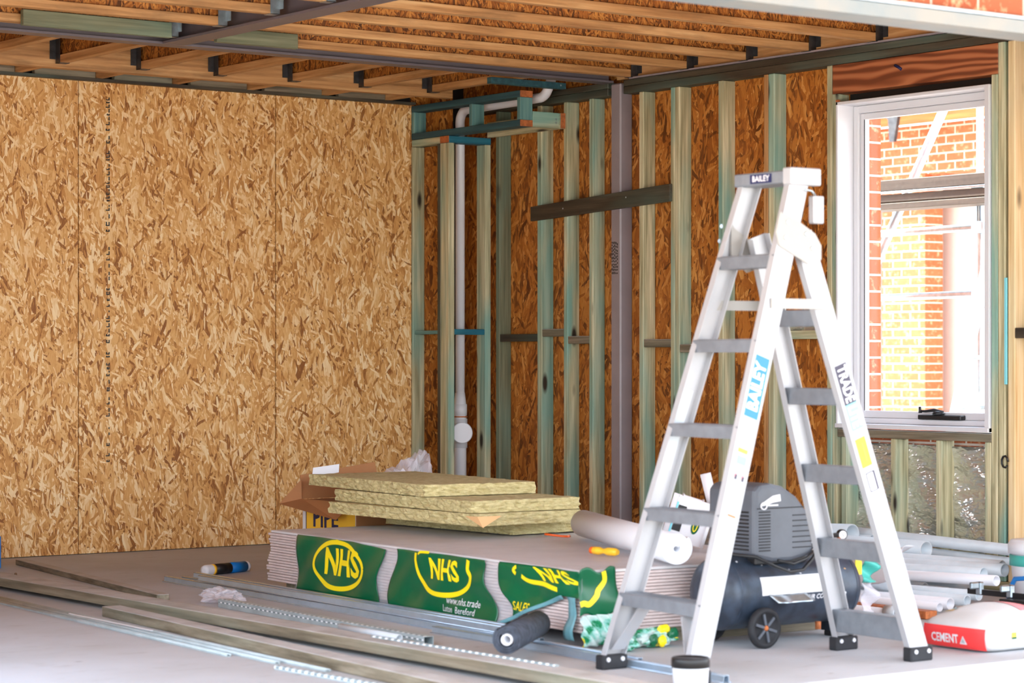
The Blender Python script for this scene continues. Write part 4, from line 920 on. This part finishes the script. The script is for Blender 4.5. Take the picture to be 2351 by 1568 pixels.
for s, yy in ((1, 6.165), (-1, 5.815)):
    pts = [(2.945, 1.565), (2.925, 1.635), (2.85, 1.612), (2.755, 1.562), (2.725, 1.52), (2.725, 1.47), (2.79, 1.452), (2.93, 1.515)]
    y0 = FR.at(1.55).y if s > 0 else FL.at(1.55).y + 0.012
    if s < 0: pts = [(min(x, 2.868) - 0.02, z - 0.02) for x, z in pts]
    hp = MB().poly([(x, y0 + s * 0.002, z) for x, z in pts], (0, s * 0.006, 0)).build('hinge_plate', 'alu_plate', t)
    for x, z in ((2.89, 1.60), (2.90, 1.545), (2.77, 1.51), (2.80, 1.56)): MB().lathe([(0.008, 0), (0.006, 0.003)], (x, y0 + s * 0.008, z), (0, s, 0), 10).build('rivet', 'galv', hp)
    f, b = (FR if s > 0 else FL).at(1.31), (BR if s > 0 else BL).at(1.31)
    q = MB().poly([(f.x + 0.02, f.y + s * 0.003, 1.292), (f.x + 0.02, f.y + s * 0.003, 1.328), (b.x - 0.025, b.y + s * 0.012, 1.328), (b.x - 0.025, b.y + s * 0.012, 1.292)], (0, s * 0.004, 0)).build('spreader_bar', 'alu_plate', t)
MB().box(2.70, 2.752, 6.13, 6.16, 1.60, 1.70, bev=0.004).build('hook_clip', 'alu', t)
m = MB(); m.tube([(2.80, 6.163, 1.72), (2.775, 6.172, 1.715), (2.75, 6.165, 1.70)], 0.004, 8); m.build('hook_wire', 'galv', t)
def sticker(F, z, x0, x1, y0, y1, mat, off=0.0006, name='sticker'):
    P = F.at(z); c = [P + F.t * a + F.w * b + F.n * off for a, b in ((x0, y0), (x1, y0), (x1, y1), (x0, y1))]
    m = MB(); m.bm.faces.new([m.bm.verts.new(q) for q in c]); return m.build(name, mat, t)
sticker(FR, 1.015, -0.112, 0.112, -0.033, 0.033, 'blue')
MB().tex('BAILEY', lambda x, y: FR.at(1.015) + FR.t * (x * 0.86) + FR.w * (y * 1.08) + FR.n * 0.0012, 0.066, 0.028).build('lettering', 'white', t)
sticker(FR, 0.80, -0.015, 0.0, -0.02, 0.026, 'amber'); sticker(FR, 0.80, 0.004, 0.026, -0.026, 0.02, 'conduit'); sticker(FR, 0.775, -0.03, 0.0, -0.022, 0.022, 'cyan')
for y in (-0.02, 0.014): sticker(FR, 0.72, -0.02, 0.02, y - 0.006, y + 0.006, 'pink'); sticker(FR, 0.705, -0.012, 0.006, y - 0.008, y + 0.003, 'dkprint', 0.0009)
sticker(FR, 0.60, -0.012, 0.012, -0.016, 0.002, 'conduit'); sticker(FR, 0.573, -0.004, 0.003, -0.026, 0.012, 'orange')
sticker(FL, 0.86, -0.15, 0.15, -0.022, 0.022, 'conduit', -0.0034)
sticker(BR, 1.022, -0.075, 0.075, -0.030, 0.030, 'dkprint'); sticker(BR, 0.905, -0.05, 0.05, -0.030, 0.030, 'cyan')
MB().tex('TRADE', lambda x, y: BR.at(1.022) - BR.t * (x * 0.8) - BR.w * (y * 1.15) + BR.n * 0.0012, 0.055, 0.02).build('lettering', 'white', t)
MB().tex('LITE', lambda x, y: BR.at(0.905) - BR.t * (x * 0.8) - BR.w * (y * 1.15) + BR.n * 0.0012, 0.055, 0.02).build('lettering', 'white', t)
sticker(BR, 0.775, -0.055, 0.055, -0.022, 0.03, 'yellow'); sticker(BR, 0.775, -0.035, 0.035, -0.004, 0.003, 'amber', 0.001)
sticker(BR, 0.668, -0.036, 0.036, -0.022, 0.022, 'dkprint'); sticker(BR, 0.668, -0.032, 0.032, -0.012, 0.018, 'white', 0.001)

# ---- bucket
t = thing('bucket', 'small white tub with dark lid at the bottom edge before the ladder', 'tub', (3.50, 6.352, 0))
MB().lathe([(0.052, 0), (0.056, 0.004), (0.061, 0.08), (0.061, 0.086)], (3.50, 6.352, 0), (0, 0, 1), 36).build('body', 'white', t)
MB().lathe([(0.0645, 0.086), (0.0645, 0.112), (0.062, 0.118), (0.056, 0.119), (0.055, 0.115), (0.01, 0.115)], (3.50, 6.352, 0), (0, 0, 1), 36).build('lid', 'black', t)

# ---- compressor
t = thing('air_compressor', 'black air compressor with round tank and dark cover behind the ladder', 'compressor', (2.26, 5.44, 0))
TR, TZ, TB = 0.143, 0.205, 5.435
def tank_pt(off): return None
prof = []
xl, xr = 1.885, 2.645
for k in range(9):
    a = k / 8 * PI / 2; prof.append((TR * math.sin(a), 0.075 * (1 - math.cos(a))))
prof.append((TR, xr - xl - 0.075))
for k in range(1, 9):
    a = k / 8 * PI / 2; prof.append((TR * math.cos(a), xr - xl - 0.075 + 0.075 * math.sin(a)))
MB().lathe(prof, (xl, TB, TZ), (1, 0, 0), 48).build('tank', 'navy_tank', t)
for xx in (1.958, 2.568): MB().tube([(xx, TB, TZ), (xx + 0.004, TB, TZ)], TR + 0.0012, 48, True, TR - 0.003).build('weld_seam', 'navy_tank', t)
for yy, s in ((5.595, 1), (5.285, -1)):
    wv = thing_ = MB().lathe([(0.030, -0.014), (0.072, -0.016), (0.079, -0.008), (0.079, 0.008), (0.072, 0.016), (0.060, 0.016), (0.058, 0.008), (0.02, 0.006)], (2.475, yy, 0.079), (0, 1, 0), 32).build('wheel', 'black_rubber', t)
    m = MB()
    for k in range(6):
        a = k * PI / 3 + 0.3; d_ = Vector((math.cos(a), 0, math.sin(a))); m.obox(Vector((2.475, yy + s * 0.011, 0.079)) + d_ * 0.034, d_, (0, 1, 0), d_.cross(Vector((0, 1, 0))), 0.044, 0.006, 0.010)
    m.build('hub', 'shroud', wv); MB().lathe([(0.012, 0), (0.010, 0.006), (0.004, 0.008)], (2.475, yy + s * 0.008, 0.079), (0, s, 0), 12).build('axle_cap', 'endgrain', wv)
m = MB(); m.cyl((2.475, 5.27, 0.079), (2.475, 5.60, 0.079), 0.008, 10); m.build('axle', 'steel_grey', t)
for dx in (2.44, 2.505): MB().obox((dx, 5.56, 0.10), (1, 0, 0), (0, 0, 1), (0, 1, 0), 0.006, 0.07, 0.03).build('wheel_bracket', 'navy_tank', t)
m = MB(); m.box(1.93, 1.96, 5.37, 5.51, 0.018, 0.075); m.build('front_bracket', 'navy_tank', t); box(1.915, 1.975, 5.40, 5.48, 0.0, 0.020, bev=0.004).build('rubber_foot', 'black_rubber', t)
MB().cyl((2.12, 5.52, 0.045), (2.12, 5.52, 0.075), 0.012, 10).build('drain_valve', 'endgrain', t)
# shroud
sh = [(2.492, 0.345), (2.492, 0.605), (2.465, 0.628), (2.41, 0.632), (2.34, 0.618), (2.27, 0.578), (2.215, 0.520), (2.195, 0.49), (2.178, 0.345), (2.30, 0.325), (2.40, 0.325)]
shr = MB().poly([(x, 5.285, z) for x, z in sh], (0, 0.275, 0)).build('cover', 'shroud', t, bev=0.018)
m = MB()
for k in range(11): m.obox((2.4926, 5.465, 0.375 + 0.0145 * k), (1, 0, 0), (0, 1, 0), (0, 0, 1), 0.002, 0.12, 0.007)
m.build('vent_slot', 'black', shr)
m = MB()
for k in range(14): m.obox((2.442, 5.5606, 0.372 + 0.0115 * k), (1, 0, 0), (0, 1, 0), (0, 0, 1), 0.06, 0.003, 0.005)
for k in range(7): m.obox((2.245, 5.5606, 0.378 + 0.021 * k), (1, 0, 0), (0, 1, 0), (0, 0, 1), 0.10, 0.003, 0.004)
m.obox((2.33, 5.5606, 0.535), (1, 0, 0), (0, 1, 0), (0, 0, 1), 0.30, 0.003, 0.004)
m.build('cover_rib', 'black_rubber', shr)
m = MB(); m.poly([(2.462, 5.5607, 0.545), (2.455, 5.5607, 0.556), (2.40, 5.5607, 0.583), (2.362, 5.5607, 0.588), (2.358, 5.5607, 0.562), (2.40, 5.5607, 0.557), (2.43, 5.5607, 0.548)], (0, 0.0012, 0)); m.build('badge', 'white', shr)
MB().tube([(2.448 + 0.015 * math.cos(a), 5.563, 0.545 + 0.013 * math.sin(a)) for a in [2 * PI * k / 16 for k in range(17)]], 0.0028, 6).build('badge_ring', 'white', shr)
m = MB(); m.box(2.372, 2.43, 5.5607, 5.562, 0.544, 0.549); m.build('badge_line', 'white', shr)
MB().box(2.20, 2.47, 5.33, 5.54, 0.315, 0.348, bev=0.006).build('motor_base', 'black', t)
MB().tube([(2.60, 5.50, 0.365), (2.50, 5.575, 0.352), (2.42, 5.59, 0.315), (2.34, 5.592, 0.288), (2.27, 5.592, 0.292), (2.22, 5.585, 0.325), (2.17, 5.57, 0.36), (2.13, 5.55, 0.385)], 0.007, 10).build('power_cord', 'black', t)
MB().tube([(2.40, 5.59, 0.335), (2.32, 5.592, 0.318), (2.25, 5.59, 0.335), (2.17, 5.57, 0.372)], 0.006, 10).build('power_cord', 'black', t)
def ont(x, a, off): return (x, TB + (TR + off) * math.cos(a), TZ + (TR + off) * math.sin(a))
MB().grid(lambda u, v: ont(2.470 - 0.335 * u, -0.03 + 0.50 * v, 0.0012), 6, 10).build('label', 'white', t)
MB().grid(lambda u, v: (2.44 - 0.19 * u - 0.02 * v, TB + TR + 0.004 + 0.035 * v + 0.008 * math.sin(9 * u), TZ - 0.005 - 0.03 * v + 0.012 * (u - 0.5) ** 2), 10, 6).build('peeling_label', 'galv', t, solid=0.001)
MB().tex('AIR COMPRESSOR', lambda x, y: ont(2.125 - x - 0.2 * y, -0.16 + y / TR, 0.0015), 0.026, 0.02).build('lettering', 'white', t)
random.seed(2)
for k in range(9):
    MB().lathe([(0.005, 0), (0.004, 0.001)], ont(random.uniform(1.95, 2.6), random.uniform(0.2, 1.2), 0.0), (0, 0.5, 0.8), 8).build('paint_spot', random.choice(['kraft', 'white']), t)
MB().tube([(2.10, 5.42, 0.345), (1.95, 5.40, 0.40), (1.90, 5.40, 0.40)], 0.010, 10).build('regulator_pipe', 'black', t)
gd = Vector((0.35, 0.93, 0)); gc = Vector((1.865, 5.385, 0.40)); g = MB().lathe([(0.019, 0), (0.0215, 0.003), (0.0215, 0.020), (0.0185, 0.022)], gc, gd, 24).build('pressure_gauge', 'black', t)
MB().lathe([(0.0165, 0), (0.0165, 0.0012)], gc + gd * 0.0221, gd, 24).build('dial', 'white', g)
MB().obox(gc + gd * 0.0237, gd, (0.5, -0.2, 0.8), (0.6, -0.2, -0.4), 0.0008, 0.02, 0.002).build('needle', 'black', g)
MB().cyl((1.89, 5.40, 0.345), (1.89, 5.40, 0.39), 0.008, 10).build('regulator_stem', 'endgrain', t)

# ---- pipe heap by the right wall
GP = 'grey and white plastic pipes heaped by the right wall'
def pipe(lab, x, y0, z0, y1, z1, r, mat='conduit'):
    return tag(MB().cyl((x, y0, max(z0, r)), (x, y1, max(z1, r)), r, 20, r * 0.84).build('plastic_pipe', mat), lab, 'pipe', GP)
pipe('long grey pipe on top of the heap nearest the foil wall', 0.12, 2.6, 0.262, 4.756, 0.211, 0.028)
pipe('long thin pipe just under the topmost grey pipe of the heap', 0.10, 2.6, 0.205, 4.739, 0.155, 0.020)
pipe('fat grey pipe with wide open end high on the heap', 0.25, 2.5, 0.190, 3.81, 0.239, 0.050)
pipe('thin pipe ending just right of the fat pipe mouth', 0.165, 2.7, 0.17, 3.866, 0.214, 0.020)
pipe('medium pipe with round open end below the topmost pipes', 0.38, 2.7, 0.19, 4.438, 0.207, 0.042)
pipe('grey pipe in the upper middle of the heap, ending near the tub', 0.452, 2.9, 0.15, 4.977, 0.172, 0.025)
pipe('white pipe in the middle of the heap, ending behind the tub', 0.515, 3.1, 0.11, 5.05, 0.160, 0.030)
pipe('light pipe in the middle of the heap above the dark clamps', 0.62, 3.2, 0.09, 5.02, 0.148, 0.028)
pipe('white pipe with open end beside the blue hose', 0.72, 3.4, 0.08, 5.186, 0.134, 0.024, 'upvc')
pipe('thin white pipe low on the heap, end touching the silver clamp', 0.82, 3.3, 0.04, 5.175, 0.074, 0.023)
pipe('second thin white pipe low on the heap, printed marks', 0.90, 3.4, 0.04, 5.18, 0.057, 0.023)
pipe('white pipe in the low front of the heap with bright round end', 1.02, 3.5, 0.027, 5.193, 0.051, 0.026, 'upvc')
pipe('thin white pipe in front of the one with bright round end', 1.10, 3.6, 0.021, 5.207, 0.042, 0.020, 'upvc')
pipe('short socketed pipe lying alone at the front of the heap', 1.30, 4.2, 0.02, 5.08, 0.02, 0.020, 'upvc')
tag(MB().cyl((1.30, 5.085, 0.027), (1.30, 5.15, 0.027), 0.027, 18, 0.021).build('pipe_socket', 'conduit'), 'clear grey pipe socket at the end of the lone front pipe', 'fitting')
pipe('fat short bluish pipe with open end low behind the ladder', 0.965, 3.6, 0.115, 4.798, 0.118, 0.045)
random.seed(9)
for x, z in ((0.07, 0.03), (0.14, 0.03), (0.21, 0.03), (0.28, 0.03), (0.35, 0.03), (0.43, 0.03), (0.51, 0.03), (0.59, 0.03), (0.68, 0.028), (0.105, 0.085), (0.175, 0.085), (0.245, 0.085), (0.315, 0.085), (0.39, 0.085), (0.29, 0.138), (0.452, 0.097)):
    y1 = 4.45 + random.uniform(-0.25, 0.3)
    tag(MB().cyl((x, 2.9, z), (x, y1, z), 0.027, 14, 0.023).build('plastic_pipe', 'conduit'), 'grey pipe deep inside the heap by the right wall', 'pipe', GP)
tag(box(1.16, 1.23, 4.1, 5.25, 0.001, 0.035, bev=0.003).build('timber_batten', 'endgrain'), 'orange-brown batten on the floor in front of the pipe heap', 'batten')
def fl(u, v):
    a = -0.5 + 2.4 * v; return (1.02 + 0.10 * math.cos(a) * 0.8 + 0.02 * u, 4.62 + 0.36 * u + 0.02 * math.sin(6 * v), 0.110 + 0.085 * math.sin(a) + 0.09 * u + 0.01 * math.sin(7 * u))
tag(MB().grid(fl, 16, 16).build('bent_sheet', 'white', solid=0.0015), 'bent white plastic sheet lying on the pipes behind the ladder leg', 'sheet')
t = thing('plastic_strap', 'teal and yellow printed plastic strip hanging beside the tank end', 'plastic strip', (1.66, 5.33, 0))
def strp(z0, z1): return lambda u, v: (1.69 - 0.08 * u + 0.012 * math.sin(8 * v), 5.33 + 0.02 * math.sin(9 * v + 3 * u), z0 + (z1 - z0) * v)
MB().grid(strp(0.19, 0.30), 8, 10).build('teal_end', 'teal_plastic', t, solid=0.001); MB().grid(strp(0.06, 0.19), 8, 10).build('clear_middle', 'bagfilm', t, solid=0.001); MB().grid(strp(0.0, 0.06), 8, 10).build('teal_end', 'teal_plastic', t, solid=0.001)
MB().obox((1.715, 5.335, 0.26), (1, 0, 0), (0, 1, 0), (0, 0, 1), 0.035, 0.004, 0.07).build('yellow_print', 'yellow', t)
# clamps
GQ = 'bar clamps beside the white tub'
def clamp(x, y0, y1, z, lab, hm):
    t = thing('bar_clamp', lab, 'clamp', (x, (y0 + y1) / 2, z - 0.012), GQ)
    MB().box(x - 0.005, x + 0.005, y0, y1, z - 0.012, z + 0.012, bev=0.002).build('bar', 'black', t)
    for f, nm in ((0.12, 'fixed_jaw'), (0.42, 'sliding_jaw')):
        y = y0 + (y1 - y0) * f; m = MB(); m.box(x - 0.012, x + 0.012, y - 0.016, y + 0.016, z - 0.012, z + 0.045, bev=0.005); m.box(x + 0.012, x + 0.06, y - 0.010, y + 0.010, z + 0.015, z + 0.045, bev=0.005); m.build(nm, 'galv', t)
    MB().lathe([(0.010, 0), (0.015, 0.02), (0.013, 0.09), (0.008, 0.10)], (x, y1 - 0.10, z), (0, 1, 0), 14).build('handle', hm, t)
clamp(0.94, 5.22, 5.80, 0.105, 'black bar clamp with blue handle, upper one by the tub', 'blue_hose'); clamp(1.08, 5.26, 5.82, 0.014, 'black bar clamp lying lowest on the floor by the tub', 'black'); clamp(0.80, 5.24, 5.75, 0.013, 'black bar clamp on the floor nearest the white tub', 'blue_hose')
tag(box(0.9, 1.0, 5.45, 5.76, 0.0, 0.092, bev=0.004).build('black_case', 'black'), 'low black case under the upper bar clamp', 'case')
tag(MB().tube([(0.70, 5.25, 0.012), (0.74, 5.27, 0.09), (0.76, 5.33, 0.155), (0.75, 5.42, 0.165), (0.74, 5.50, 0.13), (0.76, 5.58, 0.05), (0.78, 5.60, 0.012)], 0.011, 12).build('blue_hose', 'blue_hose'), 'bright blue hose looping beside the white tub', 'hose')
# tub
t = thing('plastic_tub', 'white plastic tub with turquoise band, cut by the right picture edge', 'tub', (0.45, 5.21, 0))
MB().lathe([(0.10, 0), (0.118, 0.004), (0.135, 0.19), (0.135, 0.245)], (0.45, 5.21, 0), (0, 0, 1), 40).build('body', 'white', t)
MB().lathe([(0.139, 0.19), (0.143, 0.192), (0.143, 0.236), (0.139, 0.238)], (0.45, 5.21, 0), (0, 0, 1), 40).build('turquoise_band', 'teal_plastic', t)
MB().lathe([(0.137, 0.242), (0.149, 0.244), (0.150, 0.285), (0.138, 0.303), (0.10, 0.306), (0.02, 0.306)], (0.45, 5.21, 0), (0, 0, 1), 40).build('lid', 'white', t)
# cement bag
t = thing('cement_bag', 'white and red cement bag lying on the floor by the slab edge', 'bag', (1.71, 6.08, 0))
BX0, BX1, BY0, BY1 = 1.50, 1.92, 5.90, 6.225
def bag_f(p):
    x, y, z = p; sx_, sy_ = (x - (BX0 + BX1) / 2) / ((BX1 - BX0) / 2), (y - (BY0 + BY1) / 2) / ((BY1 - BY0) / 2)
    k = z / 0.12; crown = 0.045 * (1 - abs(sx_) ** 2.6) * (1 - abs(sy_) ** 2.6)
    b = 0.014 * math.sin(PI * min(max(k, 0), 1))
    return (x + sx_ * b, y + sy_ * b, z + (crown + 0.004 * math.sin(25 * x + 11 * y)) * k * k)
m = MB(); bmesh.ops.create_cube(m.bm, size=1.0)
bmesh.ops.subdivide_edges(m.bm, edges=m.bm.edges[:], cuts=14, use_grid_fill=True)
for v in m.bm.verts:
    q = v.co * 2; rr = 1.0; e = 7.0; nrm = (abs(q.x) ** e + abs(q.y) ** e + abs(q.z) ** e) ** (1 / e); q = q / nrm if nrm > 0 else q
    v.co = Vector(bag_f(((BX0 + BX1) / 2 + q.x * (BX1 - BX0) / 2, (BY0 + BY1) / 2 + q.y * (BY1 - BY0) / 2, 0.06 + q.z * 0.06)))
for f in m.bm.faces: f.smooth = True
m.build('sack', 'cement_bag', t)
def bface(s, z, off=0.0018):
    k = z / 0.12; sy_ = (s - (BY0 + BY1) / 2) / ((BY1 - BY0) / 2)
    e = 7.0; zz = (z - 0.06) / 0.06; q = (1 + abs(sy_) ** e * 0.6 + abs(zz) ** e * 0.6) ** (-1 / e)
    return ((BX0 + BX1) / 2 + (BX1 - BX0) / 2 * q + 0.014 * math.sin(PI * k) + off, s + sy_ * 0.008, z)
MB().grid(lambda u, v: bface(BY0 + 0.012 + (BY1 - BY0 - 0.024) * u, 0.010 + 0.082 * v), 20, 12).build('red_panel', 'red', t)
MB().tex('CEMENT', lambda x, y: bface(6.025 + x * 0.74 , 0.044 + y * 1.0, 0.0032), 0.046, 0.03).build('lettering', 'white', t)
m = MB(); m.bm.faces.new([m.bm.verts.new(bface(*q, 0.0032)) for q in ((6.097, 0.028), (6.133, 0.028), (6.115, 0.060))]); m.build('triangle_mark', 'white', t)
m = MB(); m.bm.faces.new([m.bm.verts.new(bface(*q, 0.004)) for q in ((6.105, 0.033), (6.125, 0.033), (6.115, 0.052))]); m.build('triangle_mark', 'galv_dull', t)
def btop(x, y, off=0.002):
    sx_, sy_ = (x - (BX0 + BX1) / 2) / ((BX1 - BX0) / 2), (y - (BY0 + BY1) / 2) / ((BY1 - BY0) / 2)
    return (x, y, 0.12 + 0.045 * (1 - abs(sx_) ** 2.6) * (1 - abs(sy_) ** 2.6) + 0.004 * math.sin(25 * x + 11 * y) + off)
MB().grid(lambda u, v: btop(1.55 + 0.13 * u, 5.93 + 0.25 * v), 10, 12).build('pink_panel', 'pink', t)
for x0, mt in ((1.845, 'amber'), (1.825, 'green')): MB().grid(lambda u, v: btop(x0 + 0.016 * u, 5.945 + 0.05 * v), 4, 4).build('corner_stripe', mt, t)
def bside(x, z, off=0.004): return (x, BY1 + 0.014 * math.sin(PI * z / 0.12) + off, z)
MB().tex('CEMENT', lambda x, y: bside(1.69 - x, 0.062 + y), 0.034, 0.01).build('lettering', 'pink', t)
m = MB(); m.bm.faces.new([m.bm.verts.new(bside(*q)) for q in ((1.80, 0.052), (1.775, 0.052), (1.775, 0.075), (1.80, 0.075))]); m.build('logo_mark', 'amber', t)
m = MB(); m.bm.faces.new([m.bm.verts.new(bside(*q, 0.0045)) for q in ((1.80, 0.050), (1.775, 0.050), (1.775, 0.058), (1.80, 0.058))]); m.build('logo_mark', 'green', t)

# ------------------------------------------------------------------ camera, daylight
cam = bpy.data.cameras.new('camera'); co = bpy.data.objects.new('camera', cam); COL.objects.link(co); S.camera = co
cam.lens = 85.0; cam.sensor_width = 36.0; cam.shift_y = 36.0 / 2351.0; cam.clip_end = 200
th = math.radians(36.5); cc, ss = math.cos(th), math.sin(th)
co.matrix_world = Matrix(((-cc, 0, ss, 8.782), (ss, 0, cc, 12.488), (0, 1, 0, 1.12), (0, 0, 0, 1)))
cam.dof.use_dof = True; cam.dof.focus_distance = 13.0; cam.dof.aperture_fstop = 3.6
w = bpy.data.worlds.new('sky'); S.world = w; w.use_nodes = True
bg = w.node_tree.nodes['Background']
tcw = w.node_tree.nodes.new('ShaderNodeTexCoord'); sx_ = w.node_tree.nodes.new('ShaderNodeSeparateXYZ'); rp = w.node_tree.nodes.new('ShaderNodeValToRGB')
w.node_tree.links.new(tcw.outputs['Generated'], sx_.inputs[0]); w.node_tree.links.new(sx_.outputs['Z'], rp.inputs[0]); w.node_tree.links.new(rp.outputs[0], bg.inputs[0])
rp.color_ramp.elements[0].color = (0.88, 0.94, 1.0, 1); rp.color_ramp.elements[1].color = (0.62, 0.78, 1.0, 1); rp.color_ramp.elements[1].position = 0.7
bg.inputs[1].default_value = 2.5
sl = bpy.data.lights.new('sun', 'SUN'); sl.energy = 11.0; sl.angle = 0.02; sl.color = (1.0, 0.93, 0.84)
so = bpy.data.objects.new('sun', sl); COL.objects.link(so)
so.rotation_euler = Vector((0.34, -0.66, 0.85)).to_track_quat('Z', 'Y').to_euler()
vs = S.view_settings; S.display_settings.display_device = 'sRGB'
vs.view_transform = 'Standard'; vs.look = 'None'; vs.gamma = 1.0; vs.use_curve_mapping = False; vs.exposure = 1.32
S.cycles.max_bounces = 10; S.cycles.diffuse_bounces = 6; S.cycles.transparent_max_bounces = 16
for o in list(bpy.data.objects):
    if '_base' in o: del o['_base']
